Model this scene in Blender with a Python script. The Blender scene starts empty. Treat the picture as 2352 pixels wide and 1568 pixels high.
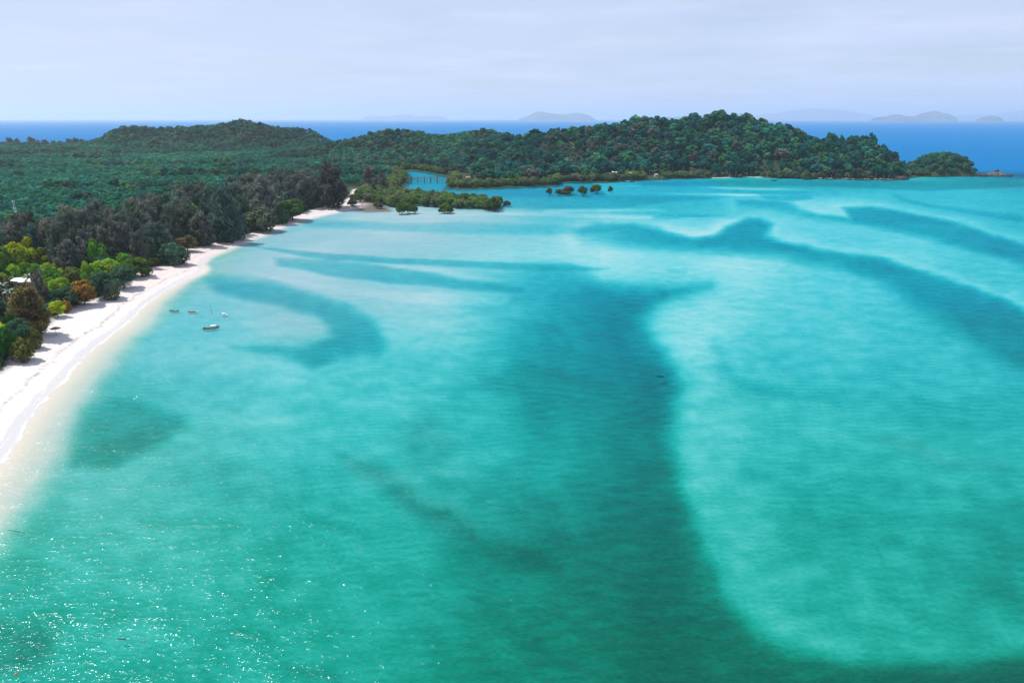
import bpy, math, random
import numpy as np
from mathutils import Vector, Matrix

sc = bpy.context.scene
R = math.radians
H = 60.0                                   # height of the drone above the sea

# ------------------------------------------------------------------ camera
TILT = math.atan(511.2 / 1568.0)
cam_d = bpy.data.cameras.new('camera')
cam = bpy.data.objects.new('camera', cam_d)
sc.collection.objects.link(cam)
cam_d.sensor_width = 36.0
cam_d.lens = 24.0
cam_d.clip_start = 0.5
cam_d.clip_end = 200000.0
cam.location = (0, 0, H)
cam.rotation_euler = (R(90) - TILT, 0, 0)
sc.camera = cam

# ------------------------------------------------------------------ sky and sun
SUN_DIR = Vector((-0.50, 0.10, 0.86)).normalized()      # towards the sun
SUN_EL = math.asin(SUN_DIR.z)
SUN_AZ = math.atan2(SUN_DIR.x, SUN_DIR.y)
world = bpy.data.worlds.new('World')
sc.world = world
world.use_nodes = True
wn = world.node_tree
wn.nodes.clear()
W_ = wn.nodes.new
w_out = W_('ShaderNodeOutputWorld')
w_bg = W_('ShaderNodeBackground')
w_bg.inputs['Strength'].default_value = 0.10
w_sky = W_('ShaderNodeTexSky')
w_sky.sky_type = 'NISHITA'
w_sky.sun_disc = False
w_sky.sun_elevation = SUN_EL
w_sky.sun_rotation = SUN_AZ
w_sky.altitude = 60
w_sky.air_density = 1.0
w_sky.dust_density = 0.6
w_sky.ozone_density = 2.0
# thin, even veil of high cloud with a few faint puffs and streaks, laid out by direction on a flat layer
w_tc = W_('ShaderNodeTexCoord')
w_sep = W_('ShaderNodeSeparateXYZ')
w_zadd = W_('ShaderNodeMath'); w_zadd.operation = 'ADD'; w_zadd.inputs[1].default_value = 0.06
w_zmax = W_('ShaderNodeMath'); w_zmax.operation = 'MAXIMUM'; w_zmax.inputs[1].default_value = 0.06
w_dx = W_('ShaderNodeMath'); w_dx.operation = 'DIVIDE'
w_dy = W_('ShaderNodeMath'); w_dy.operation = 'DIVIDE'
w_cmb = W_('ShaderNodeCombineXYZ')
w_n1 = W_('ShaderNodeTexNoise'); w_n1.inputs['Scale'].default_value = 0.55; w_n1.inputs['Detail'].default_value = 6
w_n1.inputs['Roughness'].default_value = 0.55; w_n1.inputs['Distortion'].default_value = 0.4
w_r1 = W_('ShaderNodeMapRange'); w_r1.inputs['From Min'].default_value = 0.34; w_r1.inputs['From Max'].default_value = 0.66
w_r1.inputs['To Min'].default_value = 0.55; w_r1.inputs['To Max'].default_value = 0.95
w_n2 = W_('ShaderNodeTexNoise'); w_n2.inputs['Scale'].default_value = 0.9; w_n2.inputs['Detail'].default_value = 7
w_r2 = W_('ShaderNodeMapRange'); w_r2.inputs['From Min'].default_value = 0.50; w_r2.inputs['From Max'].default_value = 0.72
w_r2.inputs['To Min'].default_value = 0.0; w_r2.inputs['To Max'].default_value = 0.40
w_add = W_('ShaderNodeMath'); w_add.operation = 'ADD'; w_add.use_clamp = True
w_mix = W_('ShaderNodeMixRGB'); w_mix.inputs['Color2'].default_value = (6.0, 6.8, 9.1, 1)
w_tint = W_('ShaderNodeMixRGB'); w_tint.blend_type = 'MIX'
lk = wn.links.new
lk(w_tc.outputs['Generated'], w_sep.inputs[0])
lk(w_sep.outputs['Z'], w_zadd.inputs[0]); lk(w_zadd.outputs[0], w_zmax.inputs[0])
lk(w_sep.outputs['X'], w_dx.inputs[0]); lk(w_zmax.outputs[0], w_dx.inputs[1])
lk(w_sep.outputs['Y'], w_dy.inputs[0]); lk(w_zmax.outputs[0], w_dy.inputs[1])
lk(w_dx.outputs[0], w_cmb.inputs[0]); lk(w_dy.outputs[0], w_cmb.inputs[1])
lk(w_cmb.outputs[0], w_n1.inputs['Vector']); lk(w_cmb.outputs[0], w_n2.inputs['Vector'])
lk(w_n1.outputs['Fac'], w_r1.inputs['Value']); lk(w_n2.outputs['Fac'], w_r2.inputs['Value'])
lk(w_r1.outputs[0], w_add.inputs[0]); w_add.inputs[1].default_value = 0.0
lk(w_sky.outputs[0], w_mix.inputs['Color1']); lk(w_add.outputs[0], w_mix.inputs['Fac'])
w_puff = W_('ShaderNodeMixRGB'); w_puff.inputs['Color2'].default_value = (7.4, 7.7, 9.0, 1)
lk(w_r2.outputs[0], w_puff.inputs['Fac']); lk(w_mix.outputs[0], w_puff.inputs['Color1'])
lk(w_puff.outputs[0], w_bg.inputs['Color']); lk(w_bg.outputs[0], w_out.inputs['Surface'])
world.cycles.sampling_method = 'AUTOMATIC'

sun_d = bpy.data.lights.new('sun', 'SUN')
sun = bpy.data.objects.new('sun', sun_d)
sc.collection.objects.link(sun)
sun_d.energy = 4.8
sun_d.angle = R(0.53)
sun_d.color = (1.0, 0.96, 0.90)
sun.rotation_euler = SUN_DIR.to_track_quat('Z', 'Y').to_euler()
sun.location = (0, 0, 200)

# ------------------------------------------------------------------ render settings
sc.view_settings.view_transform = 'Standard'
sc.view_settings.look = 'None'
sc.view_settings.exposure = 0.15
sc.view_settings.gamma = 1.0
cy = sc.cycles
cy.use_denoising = True
cy.denoiser = 'OPENIMAGEDENOISE'
cy.max_bounces = 5
cy.diffuse_bounces = 2
cy.glossy_bounces = 2
cy.transmission_bounces = 2
cy.transparent_max_bounces = 8
cy.volume_bounces = 1
cy.sample_clamp_indirect = 4.0
cy.caustics_reflective = False
cy.caustics_refractive = False

# ------------------------------------------------------------------ helpers
ct, st = math.cos(TILT), math.sin(TILT)
def P(dx, dy, z=0.0):
    """map coordinate (read off the survey picture, 2352 wide) -> place on the level z"""
    x = (dx - 1176) / 1568.0; y = -(dy - 784) / 1568.0
    d = (x, ct + y * st, -st + y * ct)
    k = (z - H) / d[2]
    return (d[0] * k, d[1] * k)
def Zat(dx, dy, Y):
    x = (dx - 1176) / 1568.0; y = -(dy - 784) / 1568.0
    k = Y / (ct + y * st)
    return x * k, H + (-st + y * ct) * k
def toD(X, Y, Zv):
    """inverse of P, on arrays"""
    dz = Zv - H
    f = Y * ct - dz * st
    u = Y * st + dz * ct
    return 1176 + 1568 * X / f, 784 - 1568 * u / f

def link(o, parent=None):
    sc.collection.objects.link(o)
    if parent is not None:
        o.parent = parent
    return o
def tag(o, label=None, cat=None, group=None, kind=None):
    if label: o['label'] = label
    if cat: o['category'] = cat
    if group: o['group'] = group
    if kind: o['kind'] = kind
    return o
def empty(name, loc, rz=0.0, scale=1.0):
    o = bpy.data.objects.new(name, None)
    o.empty_display_size = 0.5
    o.location = loc; o.rotation_euler = (0, 0, rz)
    o.scale = (scale,) * 3 if not hasattr(scale, '__len__') else scale
    return link(o)

def np_mesh(name, verts, faces, mats=(), mat_idx=None, attrs=None, smooth=False):
    """verts (N,3); faces (M,4) or (M,3) integer array"""
    verts = np.asarray(verts, np.float32); faces = np.asarray(faces, np.int32)
    me = bpy.data.meshes.new(name)
    n, k = faces.shape
    me.vertices.add(len(verts)); me.vertices.foreach_set('co', verts.ravel())
    me.loops.add(n * k); me.loops.foreach_set('vertex_index', faces.ravel())
    me.polygons.add(n)
    me.polygons.foreach_set('loop_start', np.arange(0, n * k, k, dtype=np.int32))
    try:
        me.polygons.foreach_set('loop_total', np.full(n, k, dtype=np.int32))
    except Exception:
        pass
    if mat_idx is not None:
        me.polygons.foreach_set('material_index', np.asarray(mat_idx, np.int32))
    me.polygons.foreach_set('use_smooth', np.full(n, smooth, dtype=bool))
    me.update(calc_edges=True)
    for m in mats: me.materials.append(m)
    for key, (dom, val) in (attrs or {}).items():
        a = me.attributes.new(key, 'FLOAT', dom)
        a.data.foreach_set('value', np.asarray(val, np.float32))
    return me

class MB:
    """collects simple shapes into one mesh"""
    def __init__(s): s.v = []; s.f = []
    def add(s, vs, fs):
        b = len(s.v); s.v += [tuple(v) for v in vs]; s.f += [tuple(i + b for i in f) for f in fs]
        return s
    def box(s, c, size, rz=0.0, taper=1.0, M=None):
        x, y, z = [q / 2 for q in size]
        pts = []
        for zz, t in ((-z, 1.0), (z, taper)):
            for sx, sy in ((-1, -1), (1, -1), (1, 1), (-1, 1)):
                p = Vector((sx * x * t, sy * y * t, zz))
                p.rotate(Matrix.Rotation(rz, 3, 'Z'))
                p = p + Vector(c)
                pts.append(M @ p if M else p)
        return s.add(pts, [(3, 2, 1, 0), (4, 5, 6, 7), (0, 1, 5, 4), (1, 2, 6, 5), (2, 3, 7, 6), (3, 0, 4, 7)])
    def tube(s, pts, radii, n=6, cap=True):
        pts = [Vector(p) for p in pts]
        if not hasattr(radii, '__len__'): radii = [radii] * len(pts)
        rings = []
        for i, p in enumerate(pts):
            d = (pts[min(i + 1, len(pts) - 1)] - pts[max(i - 1, 0)]).normalized()
            a = d.orthogonal().normalized() if abs(d.z) < 0.99 else Vector((1, 0, 0))
            a = (a - d * a.dot(d)).normalized(); b = d.cross(a)
            rings.append([p + (a * math.cos(2 * math.pi * k / n) + b * math.sin(2 * math.pi * k / n)) * radii[i] for k in range(n)])
        vs = [q for r in rings for q in r]; fs = []
        for i in range(len(pts) - 1):
            for k in range(n):
                fs.append((i * n + k, i * n + (k + 1) % n, (i + 1) * n + (k + 1) % n, (i + 1) * n + k))
        if cap:
            fs.append(tuple(range(n - 1, -1, -1))); fs.append(tuple((len(pts) - 1) * n + k for k in range(n)))
        return s.add(vs, fs)
    def mesh(s, name, mat, smooth=False):
        me = bpy.data.meshes.new(name); me.from_pydata(s.v, [], s.f); me.update()
        if mat: me.materials.append(mat)
        if smooth: me.polygons.foreach_set('use_smooth', [True] * len(me.polygons))
        return me
    def build(s, name, mat, parent=None, smooth=False):
        return link(bpy.data.objects.new(name, s.mesh(name, mat, smooth)), parent)

# value noise on arrays (several octaves), for terrain and layout
def _hash(ix, iy, seed):
    h = (ix.astype(np.int64) * 374761393 + iy.astype(np.int64) * 668265263 + seed * 974634777) & 0x7fffffff
    h = ((h ^ (h >> 13)) * 1274126177) & 0x7fffffff
    return ((h ^ (h >> 16)) & 0xffff) / 65535.0
def vnoise(x, y, scale, seed=0, octaves=3):
    x = np.asarray(x, float) / scale; y = np.asarray(y, float) / scale
    out = 0.0; amp = 1.0; tot = 0.0
    for o in range(octaves):
        ix = np.floor(x); iy = np.floor(y); fx = x - ix; fy = y - iy
        fx = fx * fx * (3 - 2 * fx); fy = fy * fy * (3 - 2 * fy)
        a = _hash(ix, iy, seed + o); b = _hash(ix + 1, iy, seed + o)
        c = _hash(ix, iy + 1, seed + o); d = _hash(ix + 1, iy + 1, seed + o)
        out = out + amp * ((a * (1 - fx) + b * fx) * (1 - fy) + (c * (1 - fx) + d * fx) * fy)
        tot += amp; amp *= 0.5; x = x * 2 + 17.3; y = y * 2 + 9.1
    return out / tot
def sstep(a, b, x):
    t = np.clip((x - a) / (b - a), 0, 1)
    return t * t * (3 - 2 * t)
def poly_sd(px, py, poly):
    """signed distance to polygon, positive inside"""
    px = np.asarray(px, float); py = np.asarray(py, float)
    d2 = np.full(px.shape, 1e18); inside = np.zeros(px.shape, bool)
    n = len(poly)
    for i in range(n):
        ax, ay = poly[i]; bx, by = poly[(i + 1) % n]
        ex, ey = bx - ax, by - ay
        L = ex * ex + ey * ey
        if L < 1e-9: continue
        t = np.clip(((px - ax) * ex + (py - ay) * ey) / L, 0, 1)
        qx = px - ax - t * ex; qy = py - ay - t * ey
        np.minimum(d2, qx * qx + qy * qy, out=d2)
        c = (ay > py) != (by > py)
        if ey != 0:
            inside ^= c & (px < ex * (py - ay) / ey + ax)
    return np.where(inside, 1, -1) * np.sqrt(d2)

# ------------------------------------------------------------------ materials
def new_mat(name):
    m = bpy.data.materials.new(name); m.use_nodes = True
    nt = m.node_tree; nt.nodes.clear()
    return m, nt, nt.nodes.new, nt.links.new
def simple(name, col, rough=0.7, var=0.12, scale=3.0, spec=0.3, metal=0.0):
    m, nt, N, L = new_mat(name)
    o = N('ShaderNodeOutputMaterial'); p = N('ShaderNodeBsdfPrincipled')
    no = N('ShaderNodeTexNoise'); no.inputs['Scale'].default_value = scale; no.inputs['Detail'].default_value = 5
    tc = N('ShaderNodeTexCoord')
    hs = N('ShaderNodeHueSaturation'); hs.inputs['Color'].default_value = (*col, 1)
    mr = N('ShaderNodeMapRange'); mr.inputs['From Min'].default_value = 0.3; mr.inputs['From Max'].default_value = 0.7
    mr.inputs['To Min'].default_value = 1 - var; mr.inputs['To Max'].default_value = 1 + var
    L(tc.outputs['Object'], no.inputs['Vector']); L(no.outputs['Fac'], mr.inputs['Value']); L(mr.outputs[0], hs.inputs['Value'])
    L(hs.outputs[0], p.inputs['Base Color']); L(p.outputs[0], o.inputs['Surface'])
    p.inputs['Roughness'].default_value = rough; p.inputs['Metallic'].default_value = metal
    p.inputs['Specular IOR Level'].default_value = spec
    return m

def leaf_material(mass=False):
    """leaf colour is each tree's own object colour, varied leaf clump by leaf clump and tree by tree"""
    m, nt, N, L = new_mat('leaf')
    o = N('ShaderNodeOutputMaterial')
    oi = N('ShaderNodeObjectInfo')
    at = N('ShaderNodeAttribute'); at.attribute_name = 'tone'
    hs = N('ShaderNodeHueSaturation')
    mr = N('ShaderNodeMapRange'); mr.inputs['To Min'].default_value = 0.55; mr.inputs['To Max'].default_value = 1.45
    rr = N('ShaderNodeMapRange'); rr.inputs['To Min'].default_value = 0.80; rr.inputs['To Max'].default_value = 1.22
    mu = N('ShaderNodeMath'); mu.operation = 'MULTIPLY'
    hu = N('ShaderNodeMapRange'); hu.inputs['To Min'].default_value = 0.475; hu.inputs['To Max'].default_value = 0.525
    L(at.outputs['Fac'], mr.inputs['Value']); L(oi.outputs['Random'], rr.inputs['Value']); L(at.outputs['Fac'], hu.inputs['Value'])
    L(mr.outputs[0], mu.inputs[0]); L(rr.outputs[0], mu.inputs[1])
    ca = N('ShaderNodeAttribute'); ca.attribute_type = 'INSTANCER'; ca.attribute_name = 'leaf_colour'
    L(ca.outputs['Color'] if mass else oi.outputs['Color'], hs.inputs['Color']); L(mu.outputs[0], hs.inputs['Value']); L(hu.outputs[0], hs.inputs['Hue'])
    d = N('ShaderNodeBsdfDiffuse'); t = N('ShaderNodeBsdfTranslucent'); mx = N('ShaderNodeMixShader')
    mx.inputs[0].default_value = 0.30
    L(hs.outputs[0], d.inputs['Color']); L(hs.outputs[0], t.inputs['Color'])
    L(d.outputs[0], mx.inputs[1]); L(t.outputs[0], mx.inputs[2]); L(mx.outputs[0], o.inputs['Surface'])
    return m
LEAF = leaf_material()
LEAF_MASS = leaf_material(True)
BARK = simple('bark', (0.13, 0.105, 0.085), 0.9, 0.3, 1.5, 0.1)
BARK_PALE = simple('pale_bark', (0.34, 0.30, 0.26), 0.9, 0.25, 1.5, 0.1)
WHITE = simple('white_paint', (0.78, 0.78, 0.77), 0.5, 0.06, 2.0)
WOOD = simple('weathered_wood', (0.17, 0.125, 0.095), 0.85, 0.25, 4.0)
DARK = simple('dark_rubber', (0.025, 0.025, 0.028), 0.6, 0.2, 5.0)
METAL = simple('galvanised_steel', (0.55, 0.57, 0.60), 0.45, 0.08, 3.0, 0.5, 0.3)

def sand_material():
    m, nt, N, L = new_mat('sand_and_soil')
    o = N('ShaderNodeOutputMaterial'); p = N('ShaderNodeBsdfPrincipled')
    tc = N('ShaderNodeTexCoord')
    cd = N('ShaderNodeAttribute'); cd.attribute_name = 'shore'          # metres inland of the water line
    vg = N('ShaderNodeAttribute'); vg.attribute_name = 'veg'            # metres inside the vegetation
    gr = N('ShaderNodeAttribute'); gr.attribute_name = 'grass'          # sea grass / dark sediment
    tn = N('ShaderNodeAttribute'); tn.attribute_name = 'tan'            # tan coarse sand of the far coves
    fine = N('ShaderNodeTexNoise'); fine.inputs['Scale'].default_value = 0.9; fine.inputs['Detail'].default_value = 8; fine.inputs['Roughness'].default_value = 0.65
    med = N('ShaderNodeTexNoise'); med.inputs['Scale'].default_value = 0.16; med.inputs['Detail'].default_value = 5
    L(tc.outputs['Object'], fine.inputs['Vector']); L(tc.outputs['Object'], med.inputs['Vector'])
    # drift lines: bands that follow the water line, wandering with noise, rose coloured shell grit
    wob = N('ShaderNodeMath'); wob.operation = 'MULTIPLY_ADD'; wob.inputs[1].default_value = 9.0
    L(med.outputs['Fac'], wob.inputs[0]); L(cd.outputs['Fac'], wob.inputs[2])
    sc_ = N('ShaderNodeMath'); sc_.operation = 'MULTIPLY'; sc_.inputs[1].default_value = 2.1
    L(wob.outputs[0], sc_.inputs[0])
    sn = N('ShaderNodeMath'); sn.operation = 'SINE'; L(sc_.outputs[0], sn.inputs[0])
    bn = N('ShaderNodeMapRange'); bn.inputs['From Min'].default_value = 0.55; bn.inputs['From Max'].default_value = 1.0
    L(sn.outputs[0], bn.inputs['Value'])
    pm = N('ShaderNodeAttribute'); pm.attribute_name = 'pink'
    mb = N('ShaderNodeMath'); mb.operation = 'MULTIPLY'; L(bn.outputs[0], mb.inputs[0]); L(pm.outputs['Fac'], mb.inputs[1])
    fb = N('ShaderNodeMapRange'); fb.inputs['From Min'].default_value = 0.35; fb.inputs['From Max'].default_value = 0.6
    L(fine.outputs['Fac'], fb.inputs['Value'])
    mb2 = N('ShaderNodeMath'); mb2.operation = 'MULTIPLY'; L(mb.outputs[0], mb2.inputs[0]); L(fb.outputs[0], mb2.inputs[1])
    base = N('ShaderNodeMixRGB'); base.inputs['Color1'].default_value = (0.575, 0.54, 0.515, 1); base.inputs['Color2'].default_value = (0.52, 0.33, 0.30, 1)
    L(mb2.outputs[0], base.inputs['Fac'])
    pk = N('ShaderNodeMixRGB'); pk.inputs['Color2'].default_value = (0.56, 0.45, 0.42, 1)
    pf = N('ShaderNodeMath'); pf.operation = 'MULTIPLY'; L(pm.outputs['Fac'], pf.inputs[0]); L(fb.outputs[0], pf.inputs[1])
    L(pf.outputs[0], pk.inputs['Fac']); L(base.outputs[0], pk.inputs['Color1'])
    # speckle: leaf litter and shell dots
    spk = N('ShaderNodeTexNoise'); spk.inputs['Scale'].default_value = 2.2; spk.inputs['Detail'].default_value = 3
    L(tc.outputs['Object'], spk.inputs['Vector'])
    sr = N('ShaderNodeMapRange'); sr.inputs['From Min'].default_value = 0.66; sr.inputs['From Max'].default_value = 0.74
    L(spk.outputs['Fac'], sr.inputs['Value'])
    s3 = N('ShaderNodeMixRGB'); s3.inputs['Color2'].default_value = (0.44, 0.41, 0.39, 1)
    L(sr.outputs[0], s3.inputs['Fac']); L(pk.outputs[0], s3.inputs['Color1'])
    # wrack: a broken line of leaf litter and grit left by the last high tide
    wk = N('ShaderNodeMath'); wk.operation = 'MULTIPLY_ADD'; wk.inputs[1].default_value = 5.0; L(med.outputs['Fac'], wk.inputs[0]); L(cd.outputs['Fac'], wk.inputs[2])
    wk1 = N('ShaderNodeMath'); wk1.operation = 'SUBTRACT'; wk1.inputs[1].default_value = 9.0; L(wk.outputs[0], wk1.inputs[0])
    wk2 = N('ShaderNodeMath'); wk2.operation = 'ABSOLUTE'; L(wk1.outputs[0], wk2.inputs[0])
    wk3 = N('ShaderNodeMapRange'); wk3.inputs['From Min'].default_value = 0.9; wk3.inputs['From Max'].default_value = 0.1; L(wk2.outputs[0], wk3.inputs['Value'])
    wk4 = N('ShaderNodeMapRange'); wk4.inputs['From Min'].default_value = 0.46; wk4.inputs['From Max'].default_value = 0.60; L(fine.outputs['Fac'], wk4.inputs['Value'])
    wk5 = N('ShaderNodeMath'); wk5.operation = 'MULTIPLY'; L(wk3.outputs[0], wk5.inputs[0]); L(wk4.outputs[0], wk5.inputs[1])
    s4 = N('ShaderNodeMixRGB'); s4.inputs['Color2'].default_value = (0.27, 0.22, 0.19, 1); L(wk5.outputs[0], s4.inputs['Fac']); L(s3.outputs[0], s4.inputs['Color1'])
    # wet strip at the water line
    wet = N('ShaderNodeMath'); wet.operation = 'MULTIPLY_ADD'; wet.inputs[1].default_value = 2.4
    L(med.outputs['Fac'], wet.inputs[0]); L(cd.outputs['Fac'], wet.inputs[2])
    wr = N('ShaderNodeMapRange'); wr.inputs['From Min'].default_value = 3.6; wr.inputs['From Max'].default_value = 3.0
    L(wet.outputs[0], wr.inputs['Value'])
    wc = N('ShaderNodeMixRGB'); wc.inputs['Color2'].default_value = (0.46, 0.45, 0.445, 1)
    L(wr.outputs[0], wc.inputs['Fac']); L(s4.outputs[0], wc.inputs['Color1'])
    # tan coves
    tm = N('ShaderNodeMixRGB'); tm.inputs['Color2'].default_value = (0.50, 0.43, 0.33, 1)
    L(tn.outputs['Fac'], tm.inputs['Fac']); L(wc.outputs[0], tm.inputs['Color1'])
    mu_ = N('ShaderNodeAttribute'); mu_.attribute_name = 'mud'
    md = N('ShaderNodeMixRGB'); md.inputs['Color2'].default_value = (0.115, 0.10, 0.08, 1)
    L(mu_.outputs['Fac'], md.inputs['Fac']); L(tm.outputs[0], md.inputs['Color1'])
    # forest floor
    vw = N('ShaderNodeMath'); vw.operation = 'MULTIPLY_ADD'; vw.inputs[1].default_value = 5.0
    L(med.outputs['Fac'], vw.inputs[0]); L(vg.outputs['Fac'], vw.inputs[2])
    vr = N('ShaderNodeMapRange'); vr.inputs['From Min'].default_value = 1.5; vr.inputs['From Max'].default_value = 4.5
    L(vw.outputs[0], vr.inputs['Value'])
    soil = N('ShaderNodeMixRGB'); soil.inputs['Color1'].default_value = (0.020, 0.045, 0.020, 1); soil.inputs['Color2'].default_value = (0.040, 0.050, 0.028, 1)
    L(fine.outputs['Fac'], soil.inputs['Fac'])
    scar = N('ShaderNodeAttribute'); scar.attribute_name = 'scar'       # bare orange earth on the hillside
    so2 = N('ShaderNodeMixRGB'); so2.inputs['Color2'].default_value = (0.25, 0.15, 0.09, 1)
    L(scar.outputs['Fac'], so2.inputs['Fac']); L(soil.outputs[0], so2.inputs['Color1'])
    vm = N('ShaderNodeMixRGB'); L(vr.outputs[0], vm.inputs['Fac']); L(md.outputs[0], vm.inputs['Color1']); L(so2.outputs[0], vm.inputs['Color2'])
    # sea grass
    gm = N('ShaderNodeMixRGB'); gm.inputs['Color2'].default_value = (0.10, 0.11, 0.07, 1)
    gn = N('ShaderNodeMapRange'); gn.inputs['From Min'].default_value = 0.22; gn.inputs['From Max'].default_value = 0.72
    gmx = N('ShaderNodeMath'); gmx.operation = 'MULTIPLY_ADD'; gmx.inputs[1].default_value = 0.5
    gh = N('ShaderNodeMath'); gh.operation = 'MULTIPLY'; gh.inputs[1].default_value = 0.5; L(med.outputs['Fac'], gh.inputs[0])
    L(fine.outputs['Fac'], gmx.inputs[0]); L(gh.outputs[0], gmx.inputs[2]); L(gmx.outputs[0], gn.inputs['Value'])
    gmul = N('ShaderNodeMath'); gmul.operation = 'MULTIPLY'; L(gr.outputs['Fac'], gmul.inputs[0]); L(gn.outputs[0], gmul.inputs[1])
    L(gmul.outputs[0], gm.inputs['Fac']); L(vm.outputs[0], gm.inputs['Color1'])
    L(gm.outputs[0], p.inputs['Base Color'])
    p.inputs['Roughness'].default_value = 0.9; p.inputs['Specular IOR Level'].default_value = 0.15
    bp = N('ShaderNodeBump'); bp.inputs['Strength'].default_value = 0.35; bp.inputs['Distance'].default_value = 0.12
    L(fine.outputs['Fac'], bp.inputs['Height']); L(bp.outputs[0], p.inputs['Normal'])
    L(p.outputs[0], o.inputs['Surface'])
    return m
SAND = sand_material()

def water_material():
    """clear coastal water: light is filtered by the depth of the water (attribute), turbidity scatters some back, waves glint"""
    m, nt, N, L = new_mat('sea_water')
    o = N('ShaderNodeOutputMaterial')
    tc = N('ShaderNodeTexCoord')
    dep = N('ShaderNodeAttribute'); dep.attribute_name = 'depth'
    gre = N('ShaderNodeAttribute'); gre.attribute_name = 'near_green'        # greener tint of near water, painted for its weaker sky reflection
    opn = N('ShaderNodeAttribute'); opn.attribute_name = 'open'         # clear blue water of the open sea
    def noise(scale, detail, vec, rough=0.55):
        n = N('ShaderNodeTexNoise'); n.inputs['Scale'].default_value = scale; n.inputs['Detail'].default_value = detail
        n.inputs['Roughness'].default_value = rough
        L(vec, n.inputs['Vector']); return n.outputs['Fac']
    mp = N('ShaderNodeMapping'); mp.inputs['Rotation'].default_value = (0, 0, R(52)); mp.inputs['Scale'].default_value = (0.5, 1.0, 1.0)
    L(tc.outputs['Object'], mp.inputs['Vector'])
    mp2 = N('ShaderNodeMapping'); mp2.inputs['Rotation'].default_value = (0, 0, R(-38)); mp2.inputs['Scale'].default_value = (0.36, 1.0, 1.0)
    L(tc.outputs['Object'], mp2.inputs['Vector'])
    n_small = noise(2.3, 2, mp.outputs[0], 0.6); n_med = noise(0.62, 3, mp2.outputs[0], 0.6); n_swell = noise(0.17, 3, mp.outputs[0], 0.6); n_big = noise(0.022, 3, mp2.outputs[0])
    # wave relief
    def mul(a, b):
        q = N('ShaderNodeMath'); q.operation = 'MULTIPLY'; L(a, q.inputs[0])
        if isinstance(b, float): q.inputs[1].default_value = b
        else: L(b, q.inputs[1])
        return q.outputs[0]
    def add(a, b):
        q = N('ShaderNodeMath'); q.operation = 'ADD'; L(a, q.inputs[0])
        if isinstance(b, float): q.inputs[1].default_value = b
        else: L(b, q.inputs[1])
        return q.outputs[0]
    hgt = add(add(mul(n_small, 0.20), mul(n_med, 0.52)), mul(n_swell, 0.80))
    bp = N('ShaderNodeBump'); bp.inputs['Strength'].default_value = 1.0; bp.inputs['Distance'].default_value = 1.0
    L(hgt, bp.inputs['Height'])
    # optical depth varied with the waves: ripple light and dark put into the colour
    wob = N('ShaderNodeMapRange'); wob.inputs['To Min'].default_value = 0.62; wob.inputs['To Max'].default_value = 1.40
    wob.inputs['From Min'].default_value = 0.41; wob.inputs['From Max'].default_value = 0.59
    L(add(add(mul(n_med, 0.38), mul(n_small, 0.26)), add(mul(n_swell, 0.26), mul(n_big, 0.04))), wob.inputs['Value'])
    d1 = mul(dep.outputs['Fac'], wob.outputs[0])
    def trans(k0, k1):
        k = N('ShaderNodeMapRange'); k.inputs['To Min'].default_value = -k0; k.inputs['To Max'].default_value = -k1
        L(gre.outputs['Fac'], k.inputs['Value'])
        e = N('ShaderNodeMath'); e.operation = 'EXPONENT'; L(mul(d1, k.outputs[0]), e.inputs[0])
        return e.outputs[0]
    tr, tg, tb = trans(0.86, 0.74), trans(0.150, 0.140), trans(0.098, 0.190)
    tcol = N('ShaderNodeCombineColor'); L(tr, tcol.inputs[0]); L(tg, tcol.inputs[1]); L(tb, tcol.inputs[2])
    tp = N('ShaderNodeBsdfTransparent')
    # light scattered back by the water itself
    s1 = N('ShaderNodeMixRGB'); s1.inputs['Color1'].default_value = (0.0, 0.068, 0.14, 1); s1.inputs['Color2'].default_value = (0.0, 0.052, 0.042, 1)
    L(gre.outputs['Fac'], s1.inputs['Fac'])
    s2 = N('ShaderNodeMixRGB'); s2.inputs['Color2'].default_value = (0.0, 0.13, 0.34, 1)
    L(opn.outputs['Fac'], s2.inputs['Fac']); L(s1.outputs[0], s2.inputs['Color1'])
    inv = N('ShaderNodeMixRGB'); inv.blend_type = 'SUBTRACT'; inv.inputs['Fac'].default_value = 1; inv.inputs['Color1'].default_value = (1, 1, 1, 1)
    L(tcol.outputs[0], inv.inputs['Color2'])
    sm = N('ShaderNodeMixRGB'); sm.blend_type = 'MULTIPLY'; sm.inputs['Fac'].default_value = 1
    L(s2.outputs[0], sm.inputs['Color1']); L(inv.outputs[0], sm.inputs['Color2'])
    # pale surface sheen of the sunward side, painted into the water colour
    shn = N('ShaderNodeAttribute'); shn.attribute_name = 'painted_sheen'
    sm2 = N('ShaderNodeMixRGB'); sm2.inputs['Color2'].default_value = (0.36, 0.46, 0.50, 1); L(shn.outputs['Fac'], sm2.inputs['Fac']); L(sm.outputs[0], sm2.inputs['Color1'])
    tc2 = N('ShaderNodeMixRGB'); tc2.inputs['Color2'].default_value = (0, 0, 0, 1); L(shn.outputs['Fac'], tc2.inputs['Fac']); L(tcol.outputs[0], tc2.inputs['Color1'])
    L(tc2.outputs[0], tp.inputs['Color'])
    df = N('ShaderNodeBsdfDiffuse'); L(sm2.outputs[0], df.inputs['Color']); L(bp.outputs[0], df.inputs['Normal'])
    body = N('ShaderNodeAddShader'); L(tp.outputs[0], body.inputs[0]); L(df.outputs[0], body.inputs[1])
    gl = N('ShaderNodeBsdfGlossy'); gl.inputs['Roughness'].default_value = 0.10; L(bp.outputs[0], gl.inputs['Normal'])
    fr = N('ShaderNodeFresnel'); fr.inputs['IOR'].default_value = 1.22; L(bp.outputs[0], fr.inputs['Normal'])
    fc = N('ShaderNodeMath'); fc.operation = 'MINIMUM'; fc.inputs[1].default_value = 0.032; L(fr.outputs[0], fc.inputs[0])
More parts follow.
